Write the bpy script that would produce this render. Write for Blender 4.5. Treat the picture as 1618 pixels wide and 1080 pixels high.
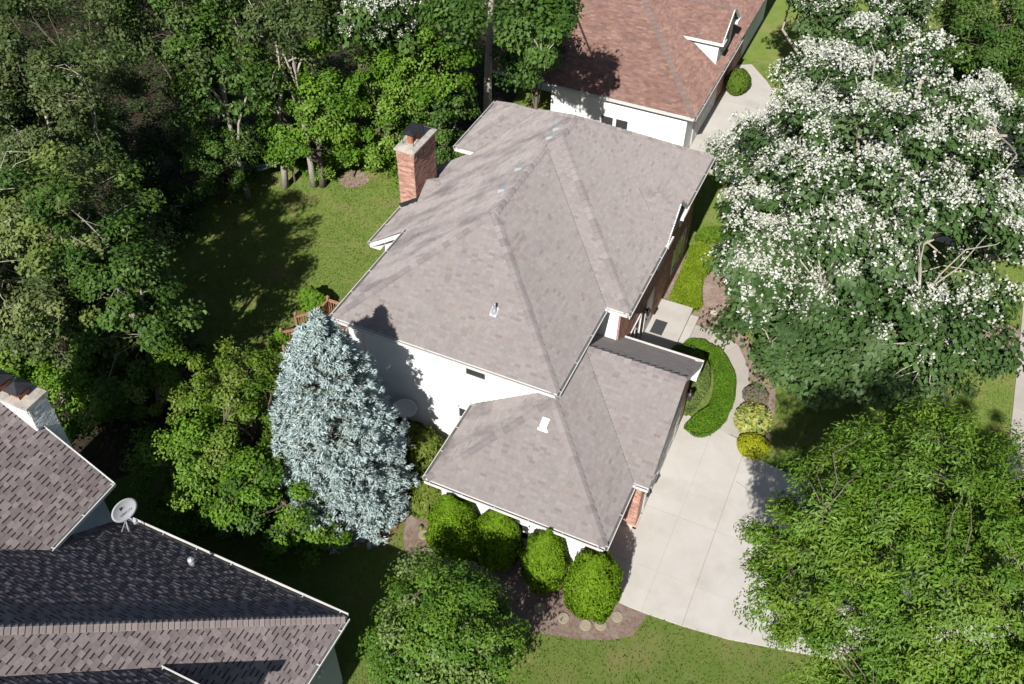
import bpy, math, random
import numpy as np
from mathutils import Vector, Matrix
for o in list(bpy.data.objects): bpy.data.objects.remove(o)
S = bpy.context.scene
col = S.collection
R = math.radians

# ------------------------------------------------------------------ camera
W0, H0, FPX = 1618.0, 1080.0, 1484.14
CAM = np.array([15.955, -19.963, 29.181]); YAW, PITCH, ROLL = R(23.775), R(45.007), R(1.006)
_cy, _sy, _cp, _sp = math.cos(YAW), math.sin(YAW), math.cos(PITCH), math.sin(PITCH)
FWD = np.array([-_sy*_cp, _cy*_cp, -_sp]); _r = np.array([_cy, _sy, 0.0]); _u = np.cross(_r, FWD)
RGT = math.cos(ROLL)*_r + math.sin(ROLL)*_u; UPV = -math.sin(ROLL)*_r + math.cos(ROLL)*_u
cd = bpy.data.cameras.new('camera'); cam = bpy.data.objects.new('camera', cd); col.objects.link(cam)
cd.sensor_width = 36.0; cd.lens = FPX/W0*36.0; cd.clip_start = 0.5; cd.clip_end = 2000
cam.matrix_world = Matrix(((RGT[0], UPV[0], -FWD[0], CAM[0]), (RGT[1], UPV[1], -FWD[1], CAM[1]), (RGT[2], UPV[2], -FWD[2], CAM[2]), (0, 0, 0, 1)))
S.camera = cam
# ------------------------------------------------------------------ light
SUN = np.array([0.06, -0.769, 0.637]); SUN /= np.linalg.norm(SUN)
w = bpy.data.worlds.new('World'); S.world = w; w.use_nodes = True
nt = w.node_tree; bg = nt.nodes['Background']
sky = nt.nodes.new('ShaderNodeTexSky'); sky.sky_type = 'NISHITA'; sky.sun_disc = False
sky.sun_elevation = math.asin(SUN[2]); sky.sun_rotation = math.atan2(SUN[0], SUN[1])
nt.links.new(sky.outputs['Color'], bg.inputs['Color']); bg.inputs['Strength'].default_value = 0.05
sl = bpy.data.lights.new('sun', 'SUN'); sl.energy = 4.6; sl.angle = R(0.53); sl.color = (1.0, 0.965, 0.915)
so = bpy.data.objects.new('sun', sl); col.objects.link(so)
so.rotation_euler = Vector(SUN).to_track_quat('Z', 'Y').to_euler(); so.location = (0, -30, 40)
S.view_settings.view_transform = 'Standard'; S.view_settings.look = 'None'
S.view_settings.exposure = 0.55; S.view_settings.gamma = 1.0; S.view_settings.use_curve_mapping = False
S.render.engine = 'CYCLES'

# ------------------------------------------------------------------ pixel -> place
def ray(px, py): return FWD + RGT*(px-W0/2)/FPX - UPV*(py-H0/2)/FPX
def g(px, py, z=0.0):
    d = ray(px, py); return CAM + d*((z-CAM[2])/d[2])
def on_y(px, py, y):
    d = ray(px, py); return CAM + d*((y-CAM[1])/d[1])
def on_x(px, py, x):
    d = ray(px, py); return CAM + d*((x-CAM[0])/d[0])
def on_pl(px, py, n, c):
    n = np.array(n, float); d = ray(px, py); return CAM + d*((c-n@CAM)/(n@d))
def gp(L, z=0.0): return [tuple(g(a, b, z)[:2]) for a, b in L]

# ------------------------------------------------------------------ materials
MATS = {}
def mat(name, c1, c2=None, scale=6.0, rough=0.85, bump=0.0, bscale=40.0, attr=False, orand=0.0, trans=0.0, spec=0.3, metal=0.0, c3=None, scale3=0.6, lo=0.35, hi=0.65, stretch=None, drough=0.0):
    m = bpy.data.materials.new(name); m.use_nodes = True; n = m.node_tree.nodes; l = m.node_tree.links
    p = n['Principled BSDF']; p.inputs['Roughness'].default_value = rough; p.inputs['Metallic'].default_value = metal
    p.inputs['Specular IOR Level'].default_value = spec
    if drough: p.inputs['Diffuse Roughness'].default_value = drough
    tc = n.new('ShaderNodeTexCoord'); src = tc.outputs['Object']
    if stretch:
        mp = n.new('ShaderNodeMapping'); mp.inputs['Scale'].default_value = stretch
        l.new(src, mp.inputs['Vector']); src = mp.outputs['Vector']
    def rgb(c):
        q = n.new('ShaderNodeRGB'); q.outputs[0].default_value = (*c, 1); return q.outputs[0]
    def mixc(a, b, f, mode='MIX'):
        x = n.new('ShaderNodeMix'); x.data_type = 'RGBA'; x.blend_type = mode
        l.new(a, x.inputs[6]); l.new(b, x.inputs[7])
        if isinstance(f, float): x.inputs[0].default_value = f
        else: l.new(f, x.inputs[0])
        return x.outputs[2]
    def noise(sc, det=5.0, lo=lo, hi=hi):
        t = n.new('ShaderNodeTexNoise'); t.inputs['Scale'].default_value = sc; t.inputs['Detail'].default_value = det
        t.inputs['Roughness'].default_value = 0.62; l.new(src, t.inputs['Vector'])
        mr = n.new('ShaderNodeMapRange'); mr.inputs[1].default_value = lo; mr.inputs[2].default_value = hi
        l.new(t.outputs['Fac'], mr.inputs[0]); return mr.outputs[0]
    c = rgb(c1)
    if attr:
        a = n.new('ShaderNodeAttribute'); a.attribute_name = 'tint'; c = a.outputs['Color']
        if c2: c = mixc(c, rgb(c2), noise(scale), 'MULTIPLY')
    elif c2: c = mixc(c, rgb(c2), noise(scale))
    if c3: c = mixc(c, rgb(c3), noise(scale3, 6.0, 0.5, 0.72))
    if orand:
        oi = n.new('ShaderNodeObjectInfo'); mr = n.new('ShaderNodeMapRange')
        mr.inputs[3].default_value = 1-orand; mr.inputs[4].default_value = 1+orand
        l.new(oi.outputs['Random'], mr.inputs[0])
        hs = n.new('ShaderNodeHueSaturation'); l.new(mr.outputs[0], hs.inputs['Value']); l.new(c, hs.inputs['Color']); c = hs.outputs[0]
    l.new(c, p.inputs['Base Color'])
    if bump:
        t = n.new('ShaderNodeTexNoise'); t.inputs['Scale'].default_value = bscale; t.inputs['Detail'].default_value = 6
        l.new(tc.outputs['Object'], t.inputs['Vector'])
        b = n.new('ShaderNodeBump'); b.inputs['Strength'].default_value = bump; b.inputs['Distance'].default_value = 0.03
        l.new(t.outputs['Fac'], b.inputs['Height']); l.new(b.outputs['Normal'], p.inputs['Normal'])
    if trans:
        out = n['Material Output']; tr = n.new('ShaderNodeBsdfTranslucent'); mx = n.new('ShaderNodeMixShader'); mx.inputs[0].default_value = trans
        l.new(c, tr.inputs['Color']); l.new(p.outputs[0], mx.inputs[1]); l.new(tr.outputs[0], mx.inputs[2]); l.new(mx.outputs[0], out.inputs['Surface'])
    MATS[name] = m; return m

M_lawn = mat('lawn', (0.098, 0.15, 0.028), (0.132, 0.168, 0.042), 1.3, 0.95, 0.6, 55, c3=(0.19, 0.165, 0.07), scale3=0.55, spec=0.1, drough=1.0)
M_blade = mat('grass_blades', (0.08, 0.12, 0.02), attr=True, rough=0.7, trans=0.25, spec=0.2)
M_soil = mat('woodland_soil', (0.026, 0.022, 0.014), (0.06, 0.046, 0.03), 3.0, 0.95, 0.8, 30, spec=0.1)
M_mulch = mat('bark_mulch', (0.17, 0.118, 0.093), (0.27, 0.20, 0.165), 9.0, 0.95, 1.0, 60, c3=(0.30, 0.25, 0.22), scale3=1.2, spec=0.1, drough=1.0)
M_needles = mat('needle_litter', (0.27, 0.15, 0.09), (0.16, 0.13, 0.045), 6.0, 0.95, 1.0, 60, spec=0.1)
M_conc = mat('concrete', (0.545, 0.515, 0.475), (0.50, 0.47, 0.43), 0.9, 0.9, 0.15, 120, orand=0.025, c3=(0.45, 0.42, 0.375), scale3=0.7, spec=0.2)
M_walk = mat('walk_concrete', (0.47, 0.43, 0.385), (0.41, 0.375, 0.335), 1.1, 0.9, 0.15, 120, orand=0.05, spec=0.2)
M_joint = mat('joint_filler', (0.25, 0.22, 0.18), (0.33, 0.30, 0.25), 4.0, 0.95)
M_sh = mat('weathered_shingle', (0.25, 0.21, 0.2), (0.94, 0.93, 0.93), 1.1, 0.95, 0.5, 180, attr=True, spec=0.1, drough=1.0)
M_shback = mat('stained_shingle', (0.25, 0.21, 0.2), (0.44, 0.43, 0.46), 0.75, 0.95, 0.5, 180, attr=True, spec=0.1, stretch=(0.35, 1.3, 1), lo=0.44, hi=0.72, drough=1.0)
M_cap = mat('ridge_cap_shingle', (0.272, 0.242, 0.237), (0.235, 0.208, 0.205), 5.0, 0.95, 0.5, 180, orand=0.17, spec=0.1, drough=1.0)
M_valley = mat('valley_shingle', (0.17, 0.145, 0.14), (0.13, 0.11, 0.107), 4.0, 0.95, spec=0.1)
M_deck0 = mat('roof_underlay', (0.10, 0.082, 0.078), (0.075, 0.06, 0.058), 4.0, 0.95)
M_shred = mat('red_shingle', (0.17, 0.095, 0.075), (0.78, 0.75, 0.75), 0.9, 0.95, 0.5, 180, attr=True, spec=0.1, drough=1.0)
M_capred = mat('red_ridge_cap', (0.215, 0.158, 0.143), (0.185, 0.135, 0.122), 5.0, 0.95, orand=0.08, spec=0.1, drough=1.0)
M_shbl = mat('laminated_shingle', (0.25, 0.2, 0.19), (0.86, 0.84, 0.84), 14.0, 0.95, 0.5, 160, attr=True, spec=0.1, drough=1.0)
M_one = mat('laminated_tab', (0.278, 0.238, 0.232), (0.238, 0.20, 0.196), 9.0, 0.95, 0.5, 160, orand=0.2, spec=0.1, drough=1.0)
M_capbl = mat('laminated_ridge_cap', (0.295, 0.252, 0.24), (0.25, 0.212, 0.20), 7.0, 0.95, orand=0.13, spec=0.1, drough=1.0)
M_white = mat('white_paint', (0.80, 0.79, 0.77), (0.74, 0.73, 0.71), 2.0, 0.55, spec=0.4)
M_siding = mat('white_siding', (0.78, 0.775, 0.755), (0.74, 0.735, 0.715), 1.2, 0.6, spec=0.35)
M_gutter = mat('gutter_metal', (0.66, 0.65, 0.63), (0.56, 0.55, 0.53), 2.5, 0.5, spec=0.4)
M_gutin = mat('gutter_trough', (0.16, 0.15, 0.14), (0.10, 0.09, 0.08), 4.0, 0.9)
M_blueside = mat('grey_blue_siding', (0.40, 0.44, 0.49), (0.36, 0.40, 0.45), 3.0, 0.7, orand=0.05)
M_brick = mat('red_brick', (0.35, 0.15, 0.1), (0.80, 0.78, 0.76), 20.0, 0.9, attr=True, spec=0.15)
M_mortar = mat('mortar', (0.60, 0.55, 0.49), (0.52, 0.47, 0.42), 12.0, 0.95)
M_wbrick = mat('white_painted_brick', (0.78, 0.78, 0.77), (0.86, 0.86, 0.86), 9.0, 0.7, attr=True)
M_stone = mat('limestone', (0.62, 0.56, 0.46), (0.55, 0.49, 0.40), 4.0, 0.9, bump=0.2)
M_capst = mat('chimney_crown', (0.50, 0.465, 0.41), (0.38, 0.34, 0.29), 5.0, 0.9, bump=0.3, c3=(0.26, 0.23, 0.19), scale3=3.0)
M_clay = mat('clay_flue', (0.42, 0.155, 0.075), (0.34, 0.12, 0.06), 6.0, 0.8)
M_black = mat('black_metal', (0.018, 0.019, 0.022), (0.03, 0.03, 0.034), 6.0, 0.45, spec=0.5)
M_glass = mat('window_glass', (0.035, 0.036, 0.04), (0.05, 0.05, 0.055), 1.0, 0.12, spec=0.8)
M_galv = mat('galvanised_metal', (0.62, 0.65, 0.68), (0.52, 0.55, 0.58), 6.0, 0.35, metal=0.55, spec=0.6)
M_ventw = mat('ridge_vent_plastic', (0.36, 0.38, 0.385), (0.32, 0.34, 0.345), 6.0, 0.35, spec=0.6)
M_dish = mat('dish_grey', (0.50, 0.51, 0.53), (0.46, 0.47, 0.49), 4.0, 0.5)
M_print = mat('dark_print', (0.05, 0.055, 0.07), rough=0.6)
M_deckwood = mat('stained_deck_wood', (0.25, 0.125, 0.083), (0.19, 0.093, 0.06), 8.0, 0.75, orand=0.12, stretch=(1, 6, 6))
M_rail = mat('stained_rail_wood', (0.36, 0.19, 0.125), (0.28, 0.145, 0.095), 8.0, 0.7, orand=0.08)
M_bark = mat('bark', (0.125, 0.10, 0.075), (0.21, 0.18, 0.145), 7.0, 0.95, 1.0, 24, spec=0.1)
M_barkl = mat('pale_bark', (0.32, 0.285, 0.235), (0.44, 0.40, 0.335), 7.0, 0.95, 1.0, 24, spec=0.1)
M_leaf = mat('leaf', (0.06, 0.11, 0.02), attr=True, rough=0.5, trans=0.18, spec=0.22)
M_leafm = mat('matt_leaf', (0.06, 0.11, 0.02), attr=True, rough=0.75, trans=0.22, spec=0.1)
M_needle = mat('spruce_needle', (0.22, 0.3, 0.3), attr=True, rough=0.8, trans=0.1, spec=0.15)
M_bloss = mat('blossom', (0.68, 0.68, 0.55), attr=True, rough=0.8, trans=0.25, spec=0.1)
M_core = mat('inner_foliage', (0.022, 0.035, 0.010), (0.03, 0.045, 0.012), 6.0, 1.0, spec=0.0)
M_mat = mat('door_mat_fibre', (0.045, 0.046, 0.05), (0.065, 0.065, 0.07), 30.0, 0.98)
M_door = mat('garage_door_paint', (0.55, 0.54, 0.52), (0.50, 0.49, 0.47), 2.0, 0.6)
M_ham = mat('hammock_cloth', (0.72, 0.74, 0.76), (0.55, 0.60, 0.68), 3.0, 0.8)
M_step = mat('stepping_stone', (0.40, 0.345, 0.255), (0.31, 0.265, 0.195), 14.0, 0.95, 0.8, 60)
M_dead = mat('dead_twigs', (0.23, 0.19, 0.165), (0.32, 0.275, 0.24), 6.0, 0.95)

# ------------------------------------------------------------------ objects
def tag(o, label=None, cat=None, group=None, kind=None):
    if label: o['label'] = label
    if cat: o['category'] = cat
    if group: o['group'] = group
    if kind: o['kind'] = kind
    return o
def empty(name, loc, label=None, cat=None, group=None, kind=None):
    o = bpy.data.objects.new(name, None); col.objects.link(o); o.location = loc; o.empty_display_size = 0.2
    return tag(o, label, cat, group, kind)
def link(name, me, parent=None):
    o = bpy.data.objects.new(name, me); col.objects.link(o)
    if parent is not None:
        o.parent = parent
        pl = world_loc(parent)
        o.matrix_parent_inverse = Matrix.Translation(-pl)
    return o
WL = {}
def world_loc(o):
    if o.type == 'EMPTY' and o.parent is None: return Vector(o.location)
    # meshes are built in world coordinates under their thing: their own matrix_world is identity
    return Vector((0, 0, 0))
class MB:
    def __init__(s): s.v = []; s.f = []; s.c = []; s.mi = []
    def add(s, vs, fs, c=None, mi=0):
        b = len(s.v); s.v += [tuple(map(float, p)) for p in vs]
        s.f += [tuple(b+i for i in f) for f in fs]; s.mi += [mi]*len(fs)
        s.c += [c or (1, 1, 1)]*len(vs)
        return s
    def box(s, a, b, c=None, mi=0):
        x0, y0, z0 = [min(p, q) for p, q in zip(a, b)]; x1, y1, z1 = [max(p, q) for p, q in zip(a, b)]
        return s.add([(x0, y0, z0), (x1, y0, z0), (x1, y1, z0), (x0, y1, z0), (x0, y0, z1), (x1, y0, z1), (x1, y1, z1), (x0, y1, z1)],
                     [(3, 2, 1, 0), (4, 5, 6, 7), (0, 1, 5, 4), (1, 2, 6, 5), (2, 3, 7, 6), (3, 0, 4, 7)], c, mi)
    def bar(s, p, q, wd, hd, c=None, up=(0, 0, 1), mi=0):
        p = np.array(p, float); q = np.array(q, float); d = q-p; d /= np.linalg.norm(d)
        u = np.array(up, float); r = np.cross(d, u)
        if np.linalg.norm(r) < 1e-4: r = np.cross(d, (1, 0, 0))
        r /= np.linalg.norm(r); u = np.cross(r, d)
        vs = [e + r*sx*wd/2 + u*sz*hd/2 for e in (p, q) for sx, sz in ((-1, -1), (1, -1), (1, 1), (-1, 1))]
        return s.add(vs, [(3, 2, 1, 0), (4, 5, 6, 7), (0, 1, 5, 4), (1, 2, 6, 5), (2, 3, 7, 6), (3, 0, 4, 7)], c, mi)
    def tube(s, pts, rad, seg=8, c=None, mi=0, caps=True):
        pts = [np.array(p, float) for p in pts]; n = len(pts)
        if not hasattr(rad, '__len__'): rad = [rad]*n
        b = len(s.v); d0 = pts[1]-pts[0]; ref = np.array((1.0, 0, 0)) if abs(d0[2]) > .7*np.linalg.norm(d0) else np.array((0, 0, 1.0))
        for i, p in enumerate(pts):
            d = pts[min(i+1, n-1)] - pts[max(i-1, 0)]; d = d/(np.linalg.norm(d)+1e-9)
            a = np.cross(d, ref); a /= np.linalg.norm(a)+1e-9; e = np.cross(a, d); ref = e; e = -e
            for k in range(seg):
                t = 2*math.pi*k/seg; s.v.append(tuple(p + rad[i]*(math.cos(t)*a + math.sin(t)*e))); s.c.append(c or (1, 1, 1))
        for i in range(n-1):
            for k in range(seg):
                k2 = (k+1) % seg
                s.f.append((b+i*seg+k, b+i*seg+k2, b+(i+1)*seg+k2, b+(i+1)*seg+k)); s.mi.append(mi)
        if caps:
            s.f.append(tuple(b+k for k in range(seg))[::-1]); s.f.append(tuple(b+(n-1)*seg+k for k in range(seg))); s.mi += [mi, mi]
        return s
    def prism(s, poly, z0, z1, c=None, mi=0, bottom=True):
        ar = sum(poly[i][0]*poly[(i+1) % len(poly)][1]-poly[(i+1) % len(poly)][0]*poly[i][1] for i in range(len(poly)))
        if ar < 0: poly = poly[::-1]
        n = len(poly); vs = [(x, y, z0) for x, y in poly] + [(x, y, z1) for x, y in poly]
        fs = [tuple(range(n, 2*n))] + [(i, (i+1) % n, n+(i+1) % n, n+i) for i in range(n)]
        if bottom: fs.append(tuple(range(n))[::-1])
        return s.add(vs, fs, c, mi)
    def lathe(s, base, prof, seg=16, c=None, mi=0):
        b = len(s.v)
        for r, z in prof:
            for k in range(seg):
                t = 2*math.pi*k/seg; s.v.append((base[0]+r*math.cos(t), base[1]+r*math.sin(t), base[2]+z)); s.c.append(c or (1, 1, 1))
        n = len(prof)
        for i in range(n-1):
            for k in range(seg):
                k2 = (k+1) % seg; s.f.append((b+i*seg+k, b+i*seg+k2, b+(i+1)*seg+k2, b+(i+1)*seg+k)); s.mi.append(mi)
        s.f.append(tuple(b+k for k in range(seg))[::-1]); s.f.append(tuple(b+(n-1)*seg+k for k in range(seg))); s.mi += [mi, mi]
        return s
    def mesh(s, name, mats, smooth=False):
        me = bpy.data.meshes.new(name); me.from_pydata(s.v, [], s.f)
        for m in (mats if isinstance(mats, (list, tuple)) else [mats]): me.materials.append(m)
        if any(s.mi): me.polygons.foreach_set('material_index', s.mi)
        a = me.color_attributes.new('tint', 'FLOAT_COLOR', 'POINT')
        a.data.foreach_set('color', np.array([(*c, 1.0) for c in s.c], np.float32).ravel())
        if smooth: me.polygons.foreach_set('use_smooth', [True]*len(me.polygons))
        me.update(); return me
    def build(s, name, mats, parent=None, kind=None, smooth=False, label=None):
        o = link(name, s.mesh(name, mats, smooth), parent)
        if kind: o['kind'] = kind
        if label: o['label'] = label
        return o
def quads_mesh(name, V, colr, m):
    """V (N,4,3) quads, colr (N,3) -> one mesh, built with foreach_set"""
    N = len(V); me = bpy.data.meshes.new(name)
    me.vertices.add(4*N); me.vertices.foreach_set('co', V.astype(np.float32).ravel())
    me.loops.add(4*N); me.loops.foreach_set('vertex_index', np.arange(4*N, dtype=np.int32))
    me.polygons.add(N); me.polygons.foreach_set('loop_start', np.arange(0, 4*N, 4, dtype=np.int32))
    a = me.color_attributes.new('tint', 'FLOAT_COLOR', 'POINT')
    c = np.ones((N, 4, 4), np.float32); c[:, :, :3] = np.clip(colr, 0, 1)[:, None, :]
    a.data.foreach_set('color', c.ravel()); me.materials.append(m)
    me.update(calc_edges=True); return me
def unit(a): return a/(np.linalg.norm(a, axis=-1, keepdims=True)+1e-9)
def leaf_quads(P, Nn, T, L, Wd, fold=0.12):
    T = unit(T - Nn*(T*Nn).sum(-1, keepdims=True)); B = np.cross(Nn, T)
    L = L[:, None]; Wd = Wd[:, None]
    return np.stack([P-T*L/2, P-B*Wd/2+Nn*Wd*fold-T*L*.05, P+T*L/2-Nn*L*.10, P+B*Wd/2+Nn*Wd*fold-T*L*.05], 1)

# ================================================================== GROUND
rng0 = np.random.default_rng(3)
gm = MB(); gm.add([(-220, -200, 0), (220, -200, 0), (220, 260, 0), (-220, 260, 0)], [(0, 1, 2, 3)])
tag(gm.build('ground', M_lawn), kind='structure')
def sheet(name, poly, z, m, parent=None):
    b = MB(); ar = sum(poly[i][0]*poly[(i+1) % len(poly)][1]-poly[(i+1) % len(poly)][0]*poly[i][1] for i in range(len(poly)))
    if ar < 0: poly = poly[::-1]
    b.add([(x, y, z) for x, y in poly], [tuple(range(len(poly)))])
    o = b.build(name, m, parent)
    if parent is None: o['kind'] = 'structure'
    return o
def smooth_poly(poly, it=2, amp=0.0, seed=0):
    r = random.Random(seed)
    for _ in range(it):
        q = []
        for i in range(len(poly)):
            a, b = poly[i], poly[(i+1) % len(poly)]
            q += [(a[0]*.75+b[0]*.25, a[1]*.75+b[1]*.25), (a[0]*.25+b[0]*.75, a[1]*.25+b[1]*.75)]
        poly = q
    return [(x+r.uniform(-amp, amp), y+r.uniform(-amp, amp)) for x, y in poly]
# woodland floor under the back-yard trees
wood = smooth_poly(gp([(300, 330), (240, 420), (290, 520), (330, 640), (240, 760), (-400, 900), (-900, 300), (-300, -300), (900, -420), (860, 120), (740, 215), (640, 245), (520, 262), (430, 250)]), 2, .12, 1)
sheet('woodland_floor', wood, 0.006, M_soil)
bedS = smooth_poly(gp([(560, 812), (540, 850), (590, 868), (628, 842), (648, 808), (640, 780), (600, 770)]), 2, .06, 2)
sheet('planting_bed', bedS, 0.010, M_needles)
nearbed_px = [(672, 800), (642, 815), (637, 850), (642, 880), (660, 908), (700, 950), (770, 985), (850, 1000), (905, 1009), (960, 1012), (1000, 1004), (1022, 972), (990, 952)]
nb = gp(nearbed_px) + [(11.7, -3.1), (11.7, -2.9), (5.9, -2.9)]
sheet('planting_bed', nb, 0.014, M_mulch)
entrybed = gp([(1076, 440), (1120, 425), (1160, 440), (1152, 480), (1165, 515), (1190, 545), (1215, 580), (1226, 615), (1222, 660), (1208, 720), (1188, 712), (1170, 690), (1172, 660), (1184, 610), (1180, 575), (1165, 545), (1130, 525), (1090, 513)])
sheet('planting_bed', smooth_poly(entrybed, 1, .03, 3), 0.012, M_mulch)
sheet('planting_bed', [(9.3, 11.9), (9.3, 16.3), (11.6, 14.5), (12.6, 12.4), (11.0, 11.9)], 0.008, M_mulch)
innerbed = gp([(1066, 668), (1075, 672), (1095, 640), (1120, 610), (1125, 580), (1100, 550)]) + [(12.3, 7.4), (12.3, 5.6)]
sheet('planting_bed', innerbed, 0.016, M_mulch)
def ring(px, py, r, z=0.009, m=M_mulch):
    c = g(px, py); return sheet('planting_bed', smooth_poly([(c[0]+r*math.cos(t*math.pi/5)*random.Random(t).uniform(.9, 1.1), c[1]+r*math.sin(t*math.pi/5)) for t in range(10)], 2, .03, 5), z, m)
ring(560, 283, 0.8); ring(525, 262, 0.8); ring(1345, 530, 1.9); ring(1585, 535, 1.1, 0.010)

# ------------------------------------------------------------------ concrete
def clip(poly, nx, ny, c):
    out = []
    for i in range(len(poly)):
        a, b = poly[i], poly[(i+1) % len(poly)]; da = nx*a[0]+ny*a[1]-c; db = nx*b[0]+ny*b[1]-c
        if da <= 0: out.append(a)
        if da*db < 0:
            t = da/(da-db); out.append((a[0]+(b[0]-a[0])*t, a[1]+(b[1]-a[1])*t))
    return out
def slabs(root, poly, xs, ys, gap, z0, z1, m, name='slab', fine=()):
    gp_ = lambda c: gap*.4 if c in fine else gap
    xs = [-1e3]+xs+[1e3]; ys = [-1e3]+ys+[1e3]
    for i in range(len(xs)-1):
        for j in range(len(ys)-1):
            p = clip(clip(clip(clip(poly, 1, 0, xs[i+1]-gp_(xs[i+1])), -1, 0, -xs[i]-gp_(xs[i])), 0, 1, ys[j+1]-gp_(ys[j+1])), 0, -1, -ys[j]-gp_(ys[j]))
            if len(p) > 2: MB().prism(p, z0, z1).build(name, m, root)
drive_poly = [(11.72, -0.10), (11.72, -3.02), (12.55, -3.24), (13.2, -3.28), (13.8, -3.26), (15.08, -3.18), (16.57, -3.0), (18.03, -2.67), (20, -2.2), (22.5, -1.4), (30, -1.0), (30, 4.2), (22, 4.3), (17.13, 4.66), (15.7, 4.88), (15.18, 5.03), (14.75, 5.55), (12.30, 5.95), (12.30, -0.10)]
dr = sheet('driveway', drive_poly, 0.018, M_joint)
slabs(dr, drive_poly, [13.6, 15.02, 18.6], [-1.55, 0.98], 0.007, 0.0, 0.045, M_conc, fine=(13.6, -1.55))
crk = [g(a_, b_, .0465) for a_, b_ in ((1163, 760), (1172, 766), (1180, 772), (1186, 780), (1197, 786), (1206, 791), (1222, 800), (1240, 806))]
cb = MB()
for a_, c_ in zip(crk[:-1], crk[1:]): cb.bar(a_, c_, .02, .003)
cb.build('crack', M_joint, dr)
wk_out = gp([(1168, 692), (1171, 660), (1178, 633), (1184, 608), (1182, 580), (1166, 546), (1130, 525), (1090, 511)])
wk_in = [(10.9, 10.0), (11.9, 9.95), (12.6, 9.6), (13.05, 8.9), (13.25, 8.2), (13.3, 7.2), (13.2, 6.3), (12.9, 5.75)]
wk = sheet('walkway', wk_out + wk_in, 0.019, M_joint)
for i in range(7):
    q0, q1 = wk_out[i], wk_out[i+1]; p0, p1 = wk_in[7-i], wk_in[6-i]
    def mv(a, b, t): return (a[0]+(b[0]-a[0])*t, a[1]+(b[1]-a[1])*t)
    MB().prism([mv(q0, q1, .008), mv(q1, q0, .008), mv(p1, p0, .008), mv(p0, p1, .008)], 0.0, 0.05).build('slab', M_walk, wk)
# neighbour's drive (far right, behind) and its curved walk
nd_poly = [(6.8, 23.9), (9.2, 22.6), (30, 21.8), (30, 29.5), (11.0, 30.6), (9.0, 33.8), (7.6, 35.5), (6.8, 35.0)]
ndr = sheet('neighbour_driveway', nd_poly, 0.017, M_joint)
slabs(ndr, nd_poly, [11.5, 16.0, 21], [26.2, 30.4], 0.008, 0.0, 0.042, M_conc)
sw = sheet('sidewalk', [(24.55, -30), (25.75, -30), (25.75, 60), (24.55, 60)], 0.015, M_joint)
for k in range(40):
    MB().box((24.56, -18+k*1.5, 0), (25.74, -18+k*1.5+1.485, 0.05)).build('slab', M_walk, sw)


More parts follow.
